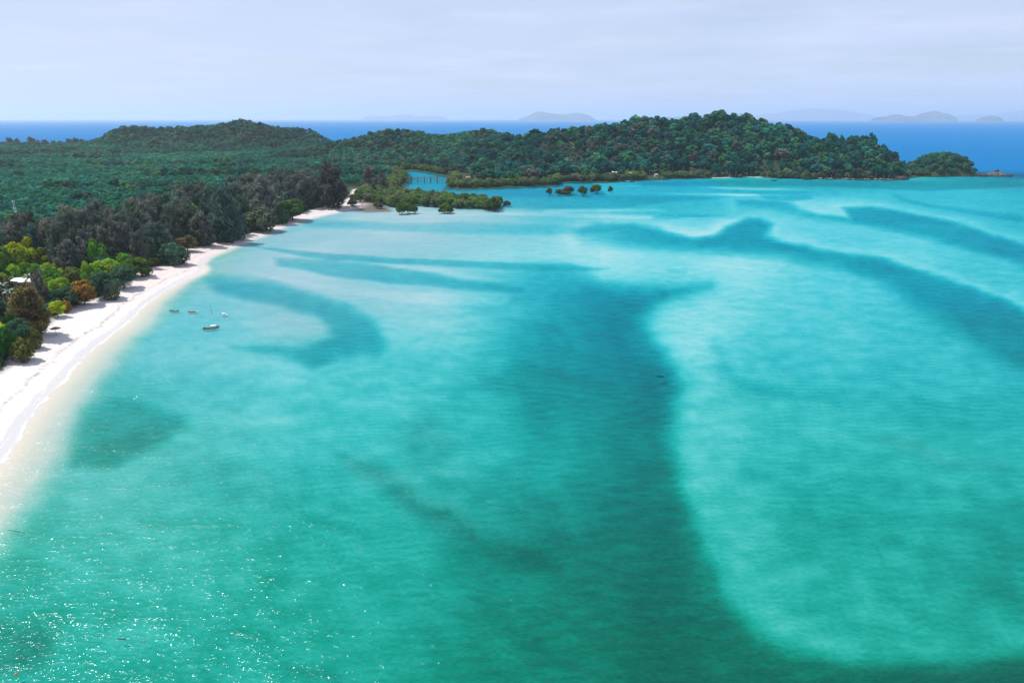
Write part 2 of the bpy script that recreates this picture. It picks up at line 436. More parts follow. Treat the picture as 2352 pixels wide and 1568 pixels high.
    mx = N('ShaderNodeMixShader'); L(fc.outputs[0], mx.inputs[0]); L(body.outputs[0], mx.inputs[1]); L(gl.outputs[0], mx.inputs[2])
    L(mx.outputs[0], o.inputs['Surface'])
    return m
WATER = water_material()

# ------------------------------------------------------------------ coast lines
front = [P(*q) for q in [(10,1045),(40,995),(70,950),(120,893),(160,850),(200,808),(250,770),(290,742),(318,712),(340,693),(372,672),
    (400,655),(430,640),(458,629),(470,619),(463,607),(475,594),(500,583),(540,566),(580,550),(610,540),(650,522),(690,508),(730,497),
    (760,491),(785,485),(800,483),(850,486),(885,485),(872,473),(862,462),(872,452),(895,440),(915,430),(928,420),(935,408),(930,400),
    (928,396),(922,392),(938,391),(962,393),(995,397),(1020,403),(1046,406),(1040,420),(1036,432),(1070,435),(1100,433),(1140,431),
    (1176,430),(1230,428),(1270,426),(1276,419),(1330,418),(1391,418),(1440,415),(1484,412),(1551,410),(1600,409),(1636,408.5),
    (1724,406),(1770,408),(1826,409),(1911,411),(1980,412),(2045,413),(2075,409),(2098,405.5),(2150,405),(2231,404),(2243,402.5)]]
ext = [(-50,-60),(-62,-10),(-72,35),(-84,80)]
back = [(528,795),(515,822),(475,835),(445,845),(438,880),(405,930),(330,965),(250,990),(150,1025),(80,1065),(20,1095),(-40,1135),
    (-120,1185),(-250,1265),(-330,1335),(-420,1425),(-560,1485),(-750,1505),(-900,1535),(-1100,1540),(-1400,1532),(-2300,1500),(-2300,-60)]
COAST = ext + front + back
vegfront = [P(*q) for q in [(0,868),(80,790),(130,740),(170,715),(240,690),(330,632),(380,611),(412,600),(430,577),(480,565),(540,550),(630,520),
    (700,491),(790,468),(806,455),(812,440),(826,436),(845,452)]]
vegext = [(-85,-60),(-94,-10),(-101,35),(-110,80),(-116,120)]
VEG = vegext + vegfront + front[29:] + back

# ------------------------------------------------------------------ terrain grid (finer near the beach, coarser far away)
ROWS = 440; COLS = 660
yy = 36.0 * (1750.0 / 36.0) ** (np.arange(ROWS) / (ROWS - 1))
tt = np.linspace(-1.32, 1.22, COLS)
GX = yy[:, None] * tt[None, :]; GY = np.repeat(yy[:, None], COLS, 1)
gx, gy = GX.ravel(), GY.ravel()
shore = poly_sd(gx, gy, COAST)
shore = shore + (vnoise(gx, gy, 14, 5, 2) - 0.5) * 1.6 * sstep(0, 40, np.abs(shore) + 12)
veg = poly_sd(gx, gy, VEG)
veg += 6 * sstep(600, 640, gy) * (1 - sstep(210, 214, gx) * sstep(240, 236, gx)) * (1 - sstep(244, 248, gx) * sstep(274, 270, gx))

# ridges: (map x, skyline y, distance, half width, canopy height)
def ridge(pts, Yf, canopy, w):
    out = []
    xs = [p[0] for p in pts]; ys = [p[1] for p in pts]
    for dx in np.arange(xs[0], xs[-1] + 1, 7.0):
        dy = np.interp(dx, xs, ys); Y = Yf(dx) if callable(Yf) else Yf
        X, z = Zat(dx, dy, Y)
        out.append((X, Y, max(z - canopy, 1.0), w))
    return out
RIDGES = []
RIDGES += ridge([(240,326),(262,314),(290,303),(320,297),(390,296),(455,291),(470,293),(530,284),(550,282),(575,287),(600,293),(640,297),(700,297),(718,305),(760,319),(790,326)], 1330, 8, 62)
RIDGES += ridge([(800,328),(850,321),(880,312),(905,306),(960,309),(1000,313),(1050,311),(1090,303),(1110,303),(1160,307),(1190,316)], 1060, 8, 66)
RIDGES += ridge([(1185,321),(1215,321),(1250,314),(1300,307),(1330,301),(1360,297),(1400,295),(1440,290),(1470,282),(1500,284),(1540,282),(1580,281),(1620,275),(1650,272),(1690,277),(1710,285),(1750,291),(1790,303),(1830,315),(1870,321),(1900,322),(1960,321),(2000,317),(2020,320),(2034,337),(2050,358)],
    lambda dx: np.interp(dx, [1185, 1300, 1500, 1700, 1900, 2060], [950, 915, 890, 880, 840, 800]), 11, 84)
ISLET = ridge([(2122,374),(2140,360),(2165,353),(2185,358),(2203,374)], 800, 4.5, 19)
hill = np.zeros_like(gx)
for X, Y, z, w in RIDGES:
    q = np.exp(-(((gx - X) ** 2 + (gy - Y) ** 2) / (w * w)))
    np.maximum(hill, z * q, out=hill)
hill *= sstep(2, 34, shore) * sstep(432, 400, gx)
for X, Y, z, w in ISLET:
    q = np.exp(-((((gx - X) / 20.0) ** 2 + ((gy - Y) / 26.0) ** 2)) ** 1.7)
    np.maximum(hill, z * q * sstep(0, 4, shore), out=hill)
hill += (vnoise(gx, gy, 60, 11, 3) - 0.5) * np.minimum(hill, 12) * 0.7
land_z = 0.075 * np.minimum(shore, 22) + 1.0 * sstep(15, 120, shore)
land_z = np.where(shore < 8, 0.085 * shore, land_z * sstep(-30, 8, shore)) + hill
land_z += (vnoise(gx, gy, 3.0, 3, 2) - 0.5) * 0.10 * sstep(1, 6, shore)

# ---- depth of the bay: broad shape from soundings, banks and channels traced over it
DX, DY = toD(gx, gy, np.zeros_like(gx))
snd = [(1800,950,2.5),(2200,1000,2.8),(2320,1300,3.6),(1900,1300,3.1),(2100,1470,3.6),(1700,600,0.9),(1350,570,0.7),(1000,700,1.0),(600,880,1.4),
    (900,900,1.9),(500,1200,2.4),(800,1300,3.2),(300,1350,2.6),(600,1500,3.2),(1100,1500,4.4),(1230,900,2.6),(950,490,0.9),(1100,520,1.3),(2200,450,2.2),(2352,410,4.0),
    (700,620,1.1),(400,760,1.7),(1300,480,2.2),(1450,440,2.8),(1700,430,2.6),(1900,480,1.2),(2100,560,1.35),(2300,640,2.0),(1900,700,1.6),(1600,750,1.05),(2200,800,2.4),
    (1750,880,2.2),(1600,1000,2.0),(1700,1180,2.6),(1000,430,2.2),(1100,445,2.2),(100,1480,3.0),(1000,1000,2.4),(250,1100,2.0),(1150,600,0.8),(560,560,1.5),(650,530,1.6),
    (1900,420,3.0),(1500,420,3.4),(2450,500,3.0),(2600,700,3.2),(2600,1000,3.5),(2700,1400,4.0),(1500,1800,4.5),(500,1900,4.0),(2300,1900,5.0),(-300,1700,2.5)]
sx = np.array([s[0] for s in snd]); sy = np.array([s[1] for s in snd]); sv = np.array([s[2] for s in snd])
def persp(y): return 620 * np.log(np.maximum(y - 262, 8.0))           # evens out the far foreshortening
py_s = persp(sy); py_g = persp(DY)
num = np.zeros_like(gx); den = np.zeros_like(gx)
for a, b, v in zip(sx, py_s, sv):
    w = 1.0 / (((DX - a) ** 2 + (DY * 0 + py_g - b) ** 2) / 90000 + 0.03) ** 1.6
    num += w * v; den += w
depth = num / den
def crop4(l): return [(1254.4 + 0.4667 * x, 392 + 0.4667 * y) for x, y in l]
near_sea = (shore < 25) & (DY > 380) & (gy < 800)
idx = np.where(near_sea)[0]
def feature(poly, delta, soft, arr=None, ky=2.0, warp=8.0, seed=1):
    """raise / lower the bed inside a traced outline; soft = width of its flank in map units"""
    global depth
    a = depth if arr is None else arr
    xs = [p[0] for p in poly]; ys = [p[1] for p in poly]
    sel = idx[(DX[idx] > min(xs) - 3 * soft) & (DX[idx] < max(xs) + 3 * soft) & (DY[idx] > min(ys) - 3 * soft) & (DY[idx] < max(ys) + 3 * soft)]
    if not len(sel): return
    wx = (vnoise(DX[sel], DY[sel] * ky, 70, seed, 3) - 0.5) * warp
    wy = (vnoise(DX[sel], DY[sel] * ky, 70, seed + 9, 3) - 0.5) * warp / ky
    sd = poly_sd(DX[sel] + wx, (DY[sel] + wy) * ky, [(x, y * ky) for x, y in poly])
    a[sel] += delta * sstep(-soft, soft, sd)
main_right = [(1240,606),(1310,612),(1335,627),(1371,646),(1441,658),(1553,659),(1628,656),(1600,663),(1544,676),(1506,695),(1474,728),(1478,760),(1502,798),(1530,835),(1558,885),(1540,935),
    (1536,1000),(1548,1070),(1570,1140),(1600,1240),(1650,1355),(1720,1435),(1800,1487),(1900,1518),(2050,1530),(2200,1522),(2420,1505)]
main_left = [(2420,1750),(1400,1750),(1330,1568),(1230,1480),(1180,1400),(1150,1320),(1160,1230),(1230,1130),(1290,1030),(1270,980),(1200,940),(1170,880),(1180,800),(1215,730),(1190,680),(1120,668),(1180,640)]
def two_flank(right, left, delta, soft_r, soft_l):
    """channel with a crisp right bank and a gentle left one"""
    sel = idx
    wx = (vnoise(DX[sel], DY[sel], 80, 3, 4) - 0.5) * 34
    r = poly_sd(DX[sel] + wx, DY[sel] * 1.3, [(x, y * 1.3) for x, y in right + [(2420, 2600), (-900, 2600), (-900, right[0][1])]])
    l = poly_sd(DX[sel] + wx, DY[sel] * 1.3, [(x, y * 1.3) for x, y in [(3600, 2600)] + left + [(3600, left[-1][1])]])
    depth[sel] += delta * sstep(-soft_r, soft_r, r) * sstep(-soft_l, soft_l, l)
    depth[sel] *= 1 - 0.11 * sstep(-320, -4, r) * (1 - sstep(-soft_r, soft_r, r)) * (DX[sel] > 1380)
main_left = [(1330,2600),(1300,1568),(1250,1480),(1215,1400),(1200,1320),(1210,1230),(1270,1130),(1320,1030),(1300,980),(1240,940),(1210,880),(1215,800),(1235,730),(1210,690),(1180,668),(1200,650),(1230,600)]
two_flank(main_right, main_left, 3.0, 30, 230)
two_flank(main_right, [(1700,2600),(1500,1568),(1420,1300),(1430,1050),(1410,900),(1380,760),(1360,640)], 2.4, 62, 120)
def band(upper, lower, delta, s_up, s_lo, ky, warp=10, seed=4):
    """channel below a crisp bank edge (upper), shoaling gently towards the next bank (lower)"""
    x0 = min(p[0] for p in upper + lower); x1 = max(p[0] for p in upper + lower); y0 = min(p[1] for p in upper + lower) - 6 * s_lo; y1 = max(p[1] for p in upper + lower) + 6 * s_lo
    sel = idx[(DX[idx] > x0 - 90) & (DX[idx] < x1 + 90) & (DY[idx] > y0) & (DY[idx] < y1)]
    wx = (vnoise(DX[sel], DY[sel] * ky, 60, seed, 4) - 0.5) * warp; wy = (vnoise(DX[sel], DY[sel] * ky, 60, seed + 9, 4) - 0.5) * warp / ky
    u = poly_sd(DX[sel] + wx, (DY[sel] + wy) * ky, [(x, y * ky) for x, y in upper + [(x1, 3000), (x0, 3000)]])
    l = poly_sd(DX[sel] + wx, (DY[sel] + wy) * ky, [(x, y * ky) for x, y in lower + [(x1, -900), (x0, -900)]])
    fade = 0.55 + 0.45 * sstep(x0 + 60, x0 + 330, DX[sel]); fade = fade * (0.80 + 0.4 * vnoise(DX[sel], DY[sel] * ky * 2.2, 120, seed + 3, 3))
    depth[sel] += delta * fade * sstep(-s_up, s_up, u) * sstep(-s_lo, s_lo * 0.8, l)
    lip = sstep(-75, -2, u) * (1 - sstep(-s_up, s_up, u)) * sstep(-120, -20, l)
    depth[sel] *= 1 - 0.34 * lip                          # the crest of the bank along its crisp edge
band(crop4([(150,290),(250,265),(420,262),(520,280),(620,310),(720,330),(830,320),(900,280),(980,230),(1040,235),(1110,262),(1095,318),(1180,350),(1300,385),(1500,410),(1650,430),(1800,480),(1950,530),(2100,570),(2250,620),(2352,690),(2700,860)]),
     crop4([(150,310),(250,338),(400,358),(600,372),(800,384),(1000,396),(1200,420),(1400,448),(1600,500),(1750,570),(1900,670),(2050,780),(2200,880),(2352,960),(2700,1100)]), 3.1, 19, 60, 2.4, 30)
band(crop4([(940,138),(1100,148),(1200,158),(1250,188),(1350,216),(1500,236),(1450,180),(1600,178),(1750,200),(1850,222),(2000,250),(2100,275),(2200,310),(2300,342),(2352,365),(2700,480)]),
     crop4([(940,150),(1050,165),(1180,194),(1300,224),(1450,246),(1600,266),(1750,288),(1900,325),(2050,368),(2250,418),(2352,455),(2700,620)]), 2.7, 15, 36, 3.0, 22)
feature(crop4([(1690,105),(1780,138),(1850,158),(2000,178),(2150,196),(2352,220),(2352,250),(2150,220),(2000,196),(1850,172),(1750,150)]), 1.2, 8, ky=3.2)
feature(crop4([(1050,118),(1300,118),(1310,138),(1200,148),(1080,140)]), 1.3, 6, ky=3)
feature(crop4([(380,50),(900,46),(1500,46),(2352,52),(2352,76),(1900,98),(1500,78),(1300,74),(800,72),(480,68)]), 1.8, 9, ky=3.5)
feature(crop4([(800,92),(1300,100),(1250,116),(900,104)]), 0.9, 5, ky=3.5)
feature(crop4([(500,120),(900,130),(600,150),(350,185),(0,185),(-400,180),(-400,130),(0,118)]), 1.3, 9, ky=3.2)
feature(crop4([(560,210),(880,216),(760,226),(560,224)]), 0.9, 5, ky=3)
feature(crop4([(600,486),(690,492),(690,504),(610,498)]), 0.9, 8, ky=2.2)
feature([(1290,700),(1330,850),(1300,1000),(1230,1100),(1200,980),(1180,860),(1200,760)], 0.7, 50, ky=1.3)
# banks that come up bright
feature(crop4([(470,106),(1000,112),(1250,124),(1000,124),(700,118)]), -1.3, 5, ky=3.5)
feature(crop4([(780,78),(1050,82),(1300,92),(1050,96),(880,88)]), -1.3, 5, ky=3.5)
feature(crop4([(300,76),(470,70),(470,74),(330,80)]), -0.9, 4, ky=3.5)
feature(crop4([(540,250),(700,224),(860,228),(960,240),(880,290),(760,328),(680,322),(600,296)]), -0.45, 7, ky=2.4)
feature(crop4([(0,188),(250,184),(560,188),(600,200),(250,204),(0,204)]), -0.8, 6, ky=3.2)
feature([(1150,484),(1300,488),(1500,494),(1500,504),(1300,498),(1150,494)], -0.8, 6, ky=3)
feature([(900,488),(1080,484),(1150,488),(1200,492),(1040,498),(905,497)], -0.8, 9, ky=3)
feature([(580,624),(700,644),(800,662),(950,670),(1180,672),(1160,700),(1000,700),(900,690),(780,668),(640,644)], -0.5, 12, ky=2.2)
feature([(620,592),(800,598),(1000,612),(1160,640),(1130,646),(1020,630),(860,610),(640,602)], -0.45, 10, ky=2.4)
feature([(660,720),(760,745),(740,772),(640,772),(560,752),(580,730)], -0.4, 24, ky=1.8)
# darker hollows on the left side
feature([(470,636),(600,644),(700,668),(800,700),(860,742),(887,790),(868,815),(785,815),(722,842),(650,812),(540,792),(680,796),(770,772),(744,733),(640,700),(500,668)], 1.9, 20, ky=1.6, warp=26)
feature([(630,592),(760,596),(900,612),(1000,628),(1060,644),(1200,657),(1205,668),(1050,662),(900,650),(760,632),(640,610)], 1.7, 13, ky=2.4, warp=16)
feature([(575,565),(700,578),(900,592),(1100,601),(1300,606),(1400,618),(1300,620),(1100,614),(900,606),(700,590)], 1.7, 8, ky=2.6)
feature([(700,505),(900,512),(1150,512),(1300,520),(1400,528),(1250,540),(1050,536),(850,528),(700,520)], 0.9, 14, ky=2.4)
feature([(160,1030),(195,930),(260,915),(340,930),(430,950),(420,985),(330,1035),(250,1068),(170,1072)], 1.9, 22, ky=1.2, warp=34)
feature([(420,960),(700,930),(620,860),(300,850),(230,880),(240,920)], 0.5, 40, ky=1.4)
feature([(1640,780),(1665,800),(1690,860),(1766,890),(1760,902),(1690,898),(1650,850)], 0.9, 26, ky=1.4)
feature([(1720,880),(2050,900),(2352,960),(2352,990),(2050,940),(1760,910)], 0.6, 40, ky=1.4)
feature([(1726,1084),(1900,1100),(2026,1234),(1950,1280),(1800,1200)], 0.7, 90, ky=1.2)
feature([(2200,1200),(2500,1150),(2500,1500),(2250,1400)], 0.8, 120, ky=1.2)
depth = np.maximum(depth, 0.5) * np.interp(DY, [800, 1200, 1568], [1.0, 1.14, 1.22])
rot = gx * 0.83 + gy * 0.56; rot2 = -gx * 0.56 + gy * 0.83
depth *= 1 + (vnoise(rot / 3.2, rot2, 11, 27, 4) - 0.5) * 0.16 + (vnoise(rot, rot2 / 2.4, 34, 29, 4) - 0.5) * 0.15
depth += (vnoise(gx, gy, 9, 21, 4) - 0.5) * 0.22 * np.clip(depth / 2.0, 0.4, 1.4)
# open sea beyond the headland
open_sea = np.maximum(sstep(700, 900, gy), sstep(560, 760, gy + np.abs(gx - 500) * 0.0) * sstep(520, 700, gx)) * sstep(5, 60, -shore)
creek = (gy > 560) & (gx < 80)
open_sea = np.where((gy < 1080 + 0 * gx) & (gx < 60), 0.0, open_sea)
depth = depth * (1 - open_sea) + 9.0 * open_sea
depth = np.where(creek & (gy < 1000), 4.6 + 0 * depth, depth)
# shallow shelf along the beach
shelf = np.interp(gy, [0, 90, 200, 245, 285, 330, 700, 800], [9.0, 9.0, 8.0, 5.0, 1.5, 2.5, 3.0, 3.0])
off = -shore
dsh = np.minimum(0.012 * off + 0.0042 * np.maximum(off, 0) ** 2, 0.55)
depth_s = dsh + (np.maximum(depth - dsh, 0)) * sstep(shelf * 0.8, shelf * 1.35 + 2.5, off + (vnoise(gx, gy, 8, 33, 2) - 0.5) * 1.5)
sea_z = -0.30 * np.clip(depth_s, 0, 12.0)              # the bed lies at its apparent depth (water lifts it by refraction)
tz = np.where(shore > 0, land_z, sea_z)
tz = np.maximum(tz, -3.6)

grass = np.zeros_like(gx)
def grass_f(poly, amt, soft, **k): feature(poly, amt, soft, arr=grass, **k)
grass_f([(780,1035),(830,1045),(900,1085),(980,1130),(1080,1180),(1200,1225),(1300,1270),(1290,1300),(1180,1280),(1080,1240),(960,1170),(870,1120),(800,1075)], 0.6, 30, ky=1.1, warp=50)
grass_f([(930,960),(1000,940),(1040,990),(1060,1010),(1010,1060),(950,1050),(910,1010)], 0.4, 40, ky=1.1, warp=30)
grass_f([(1090,1340),(1160,1370),(1250,1440),(1330,1500),(1290,1510),(1180,1450),(1100,1380)], 0.5, 26, ky=1.1, warp=30)
grass_f([(640,1505),(740,1520),(810,1545),(770,1550),(660,1528)], 0.6, 14, ky=1.1, warp=14)
grass_f([(-150,1400),(60,1425),(120,1440),(110,1490),(60,1520),(-150,1540)], 0.8, 40, ky=1.1, warp=30)
grass_f([(1150,1120),(1500,1080),(1580,1250),(1640,1400),(1500,1480),(1300,1350)], 0.38, 90, ky=1.1, warp=40)
grass_f([(860,1060),(1100,1080),(1330,1180),(1380,1330),(1200,1330),(1000,1220)], 0.30, 60, ky=1.1, warp=60)
grass_f([(450,1030),(560,1080),(700,1130),(640,1150),(520,1110)], 0.25, 40, ky=1.1, warp=30)
grass_f([(1080,855),(1250,845),(1310,860),(1250,880),(1120,880)], 0.3, 24, ky=1.3, warp=30)
grass_f([(160,1035),(210,960),(300,960),(380,975),(300,1040),(200,1068)], 0.22, 24, ky=1.2, warp=14)
grass_f([(2000,990),(2110,1000),(2180,1050),(2300,1060),(2300,1075),(2150,1066),(2060,1020)], 0.3, 16, ky=1.2, warp=20)
grass_f([(560,640),(800,720),(860,780),(720,830),(640,800)], 0.18, 40, ky=1.4)
grass_f([(1280,470),(1290,480),(1150,478)], 0.2, 10, ky=2)
muddy = sstep(14, 3, off) * sstep(440, 500, gy) * (gx < -40) * 0.25 + sstep(6, 1, off) * sstep(300, 330, gy) * sstep(460, 400, gy) * 0.45
grass = np.clip(grass * (shore < 1) + muddy * (shore < 0.0), 0, 1)
tan_ = np.maximum(sstep(600, 680, gy) * sstep(196, 206, gx) * 0.9, sstep(0.3, -2.0, shore) * sstep(-15, -8, shore) * (gy < 330) * 0.75)
mud = np.maximum(sstep(440, 448, gy) * sstep(-118, -100, gx), sstep(620, 640, gy)) * sstep(212, 200, gx) * sstep(-9, -3, shore)
pink = np.interp(gy, [0, 130, 200, 245, 262, 300, 400, 480], [0.10, 0.12, 0.12, 0.3, 0.7, 0.95, 0.85, 0.5])
scar = np.zeros_like(gx)
for sY in np.arange(800.0, 960.0, 1.0):
    sX, zr = Zat(1318, 333, sY)
    j_ = np.argmin((gx - sX) ** 2 + (gy - sY) ** 2)
    if zr < tz[j_] + 4: break
scar = sstep(24, 12, np.hypot((gx - sX) / 1.5, gy - sY)) * sstep(0.30, 0.45, vnoise(gx, gy, 9, 77, 3))

verts = np.stack([gx, gy, tz], 1)
ij = np.arange((ROWS - 1) * (COLS - 1)); r_, c_ = ij // (COLS - 1), ij % (COLS - 1)
q0 = r_ * COLS + c_
quads = np.stack([q0, q0 + 1, q0 + COLS + 1, q0 + COLS], 1)
fs_ = shore[quads].mean(1); fv_ = veg[quads].mean(1)
def sub_mesh(name, mask, mat, attrs):
    f = quads[mask]; used = np.unique(f)
    remap = np.full(len(gx), -1, np.int64); remap[used] = np.arange(len(used))
    me = np_mesh(name, verts[used], remap[f], [mat], attrs={k: ('POINT', v[used]) for k, v in attrs.items()}, smooth=True)
    o = link(bpy.data.objects.new(name, me)); o['kind'] = 'structure'
    return o
tat = dict(shore=shore, veg=veg, grass=grass, tan=tan_, mud=mud, pink=pink, scar=scar)
is_bed = fs_ < 0; is_beach = (fs_ >= 0) & (fv_ < 0)
sub_mesh('seabed', is_bed & ((tz[quads].max(1) > -3.55) | (gy[quads].max(1) < 690)), SAND, tat)
sub_mesh('beach', is_beach, SAND, tat)
sub_mesh('ground', (~is_bed) & (~is_beach), SAND, tat)

def ground_z(x, y):
    """terrain height at a place, read off the grid"""
    r = np.log(np.maximum(np.asarray(y, float), 36.0) / 36.0) / math.log(1750.0 / 36.0) * (ROWS - 1)
    c = (np.asarray(x, float) / np.maximum(y, 36.0) - tt[0]) / (tt[-1] - tt[0]) * (COLS - 1)
    r0 = np.clip(np.floor(r).astype(int), 0, ROWS - 2); c0 = np.clip(np.floor(c).astype(int), 0, COLS - 2)
    fr = np.clip(r - r0, 0, 1); fc = np.clip(c - c0, 0, 1)
    T = tz.reshape(ROWS, COLS)
    return (T[r0, c0] * (1 - fc) + T[r0, c0 + 1] * fc) * (1 - fr) + (T[r0 + 1, c0] * (1 - fc) + T[r0 + 1, c0 + 1] * fc) * fr

# ------------------------------------------------------------------ sea surface, out to the horizon
yf = 1750.0 * (72000.0 / 1750.0) ** (np.arange(1, 61) / 60.0)
fX = yf[:, None] * tt[None, ::6]; fY = np.repeat(yf[:, None], fX.shape[1], 1)
near_green = np.clip(np.interp(DY, [300, 430, 600, 750, 950, 1250, 1568], [0.0, 0.05, 0.2, 0.38, 0.65, 0.92, 1.05]) + (vnoise(gx, gy, 60, 51, 3) - 0.5) * 0.25
    + sstep(700, 200, DX) * 0.10, 0, 1)
sdep = np.where(shore > 0, 0.0, np.maximum(depth_s, 0.0)) + 22 * open_sea * (shore < 0)
painted_sheen = (0.50 * np.exp(-((DX - 650) / 380) ** 2 - ((DY - 610) / 150) ** 2) + 0.35 * np.exp(-((DX - 980) / 320) ** 2 - ((DY - 500) / 60) ** 2)
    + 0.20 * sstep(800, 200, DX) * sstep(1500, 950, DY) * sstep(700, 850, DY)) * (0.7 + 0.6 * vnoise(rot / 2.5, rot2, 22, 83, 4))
painted_sheen = np.clip(painted_sheen * np.clip((1.25 / np.maximum(depth_s, 0.6)) ** 1.6, 0.12, 1.0) * sstep(1.0, 7.0, -shore), 0, 0.7)
sea_v = np.stack([gx, gy, np.zeros_like(gx)], 1)
wet = (tz[quads].min(1) < 0.12)
f = quads[wet]; used = np.unique(f); remap = np.full(len(gx), -1, np.int64); remap[used] = np.arange(len(used))
n1 = len(used)
fv = np.stack([fX.ravel(), fY.ravel(), np.zeros(fX.size)], 1)
nc = fX.shape[1]
# stitch: first far row starts from a copy of the last near row (coarse columns)
lastrow = np.stack([yy[-1] * tt[::6], np.full(nc, yy[-1]), np.zeros(nc)], 1)
allv = np.concatenate([sea_v[used], lastrow, fv])
b = n1
kk = np.arange(60 * (nc - 1)); rr_, cc_ = kk // (nc - 1), kk % (nc - 1)
a0 = b + rr_ * nc + cc_
fq = np.stack([a0, a0 + 1, a0 + nc + 1, a0 + nc], 1)
zer = np.zeros(len(allv) - n1)
me = np_mesh('sea', allv, np.concatenate([remap[f], fq]), [WATER], attrs=dict(
    depth=('POINT', np.concatenate([sdep[used], zer + 30])), near_green=('POINT', np.concatenate([near_green[used], zer])),
    painted_sheen=('POINT', np.concatenate([painted_sheen[used], zer])), open=('POINT', np.concatenate([open_sea[used], zer + 1]))), smooth=True)
sea = link(bpy.data.objects.new('sea', me)); sea['kind'] = 'structure'

# ------------------------------------------------------------------ haze
m, nt, N, L = new_mat('haze_air')
o = N('ShaderNodeOutputMaterial'); pv = N('ShaderNodeVolumePrincipled')
pv.inputs['Color'].default_value = (0.80, 0.90, 1.0, 1); pv.inputs['Density'].default_value = 6.5e-5
pv.inputs['Anisotropy'].default_value = 0.4
L(pv.outputs[0], o.inputs['Volume'])
hb = MB().box((0, 0, 0), (2, 2, 2))
haze = hb.build('haze', m)
haze.scale = (76000, 76000, 231); haze.location = (0, 0, 226)
haze['kind'] = 'stuff'

# spots kept clear: village houses, mast
ROOFS_ = None
VILLAGE_D = [(1411,395.5,13,'W','long white roofed house of the shore village'),(1421,387,8,'G','small pale roofed hut above the long white roof'),(1437,386,9,'W','white gabled house highest in the shore village'),
    (1434,397,8,'W','white gabled house in the middle of the shore village'),(1447,396.5,10,'G','grey roofed house right of the middle gable'),(1399,398,9,'P','mauve roofed house at the near end of the village'),(1476,396.5,7,'W','small white roofed hut past the village'),
    (1507,400,8,'P','mauve roofed boat house by the village landing'),(1525,407.5,9,'G','grey roofed shed at the water past the landing'),(1250,373,12,'W','lone white roofed house high on the dry slope'),
    (1148,400.5,8,'R','rust roofed house above the mangroves'),(1171,406,8,'W','white roofed hut low above the mangroves'),(1075,406,9,'R','rust roofed hut nearest the footbridge'),(1118,404.5,8,'W','pale roofed hut between the two rust roofs')]
VSPOT = []
for cx, cy_, w_, rf, lab in VILLAGE_D:
    for y in np.arange(690.0, 960.0, 1.5):
        x, zr = Zat(cx, cy_, y); gz = float(ground_z(x, y))
        if gz > 0.4 and zr < gz + 3.0: break
    VSPOT.append((x, y, 0.8 * w_ * (y * ct + H * st) / 1568.0, rf, lab))
MAST = P(42.7, 520, 2.5)
def near_house(x, y):
    for a, b, w, rf, lab in VSPOT:
        if abs(x - a) < w * 0.75 and b - 15 < y < b + w * 0.7: return True
    return False

# ------------------------------------------------------------------ trees: shapes
rng = np.random.default_rng(7)
def unit(v): return v / np.maximum(np.linalg.norm(v, axis=1, keepdims=True), 1e-9)
def leaf_quads(c, nrm, long_axis, a, b):
    """kite shaped leaf sprays: centre, normal, long axis, half length, half width"""
    n = unit(nrm); l = long_axis - n * np.sum(long_axis * n, 1, keepdims=True); l = unit(l)
    w = np.cross(n, l)
    a = a[:, None]; b = b[:, None]
    v = np.stack([c - l * a, c + w * b - l * a * 0.15, c + l * a, c - w * b - l * a * 0.15], 1).reshape(-1, 3)
    f = np.arange(len(c) * 4).reshape(-1, 4)
    return v, f
def lobe_cloud(lobes, n_leaf, size, up_bias=0.25, squash=0.85, slim=0.62, droop=0.0):
    """lobes: (x,y,z,r,tone)"""
    L_ = np.array(lobes); w = L_[:, 3] ** 2; w /= w.sum()
    k = rng.choice(len(L_), n_leaf, p=w)
    d = rng.normal(size=(n_leaf, 3)); d[:, 2] += up_bias * 1.6; d = unit(d)
    rad = L_[k, 3] * (0.62 + 0.46 * rng.random(n_leaf) ** 0.6)
    c = L_[k, :3] + d * rad[:, None] * np.array([1, 1, squash])
    nrm = d + rng.normal(size=(n_leaf, 3)) * 0.55
    nrm[:, 2] += 0.35
    ax = rng.normal(size=(n_leaf, 3)); ax[:, 2] -= droop
    s = size * (0.7 + 0.6 * rng.random(n_leaf))
    v, f = leaf_quads(c, nrm, ax, s, s * slim)
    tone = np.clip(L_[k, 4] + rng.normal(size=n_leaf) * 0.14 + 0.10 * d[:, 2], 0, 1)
    return v, f, tone
def make_lobes(n, rx, rz, zc, r0, r1, low=-0.35):
    out = []
    for i in range(n):
        t = (i + 0.5) / n; z = low + (1 - low) * (1 - t); a = i * 2.39996 + rng.random() * 1.2
        q = math.sqrt(max(0, 1 - z * z)); m_ = 0.58 + 0.25 * rng.random()
        out.append((math.cos(a) * q * rx * m_, math.sin(a) * q * rx * m_, zc + z * rz * m_, (r0 + (r1 - r0) * rng.random()) * rx, 0.5 + (rng.random() - 0.5) * 0.5))
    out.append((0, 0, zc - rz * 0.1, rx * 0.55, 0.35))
    return out
def trunk_mb(h, r, lean=0.04, limbs=5, spread=2.0, top=0.75, n=6):
    m_ = MB(); lx, ly = rng.normal() * lean * h, rng.normal() * lean * h
    m_.tube([(0, 0, -0.8), (lx * 0.2, ly * 0.2, h * 0.33), (lx * 0.6, ly * 0.6, h * 0.62), (lx, ly, h * top)], [r * 1.25, r, r * 0.75, r * 0.35], n, False)
    for i in range(limbs):
        a = i * 2.4 + rng.random(); z0 = h * (0.35 + 0.3 * rng.random()); q = spread * (0.6 + 0.5 * rng.random())
        bx, by = lx * z0 / h, ly * z0 / h
        m_.tube([(bx, by, z0), (bx + math.cos(a) * q * 0.5, by + math.sin(a) * q * 0.5, z0 + h * 0.12), (bx + math.cos(a) * q, by + math.sin(a) * q, z0 + h * 0.26)], [r * 0.45, r * 0.3, r * 0.12], 4, False)
    return m_
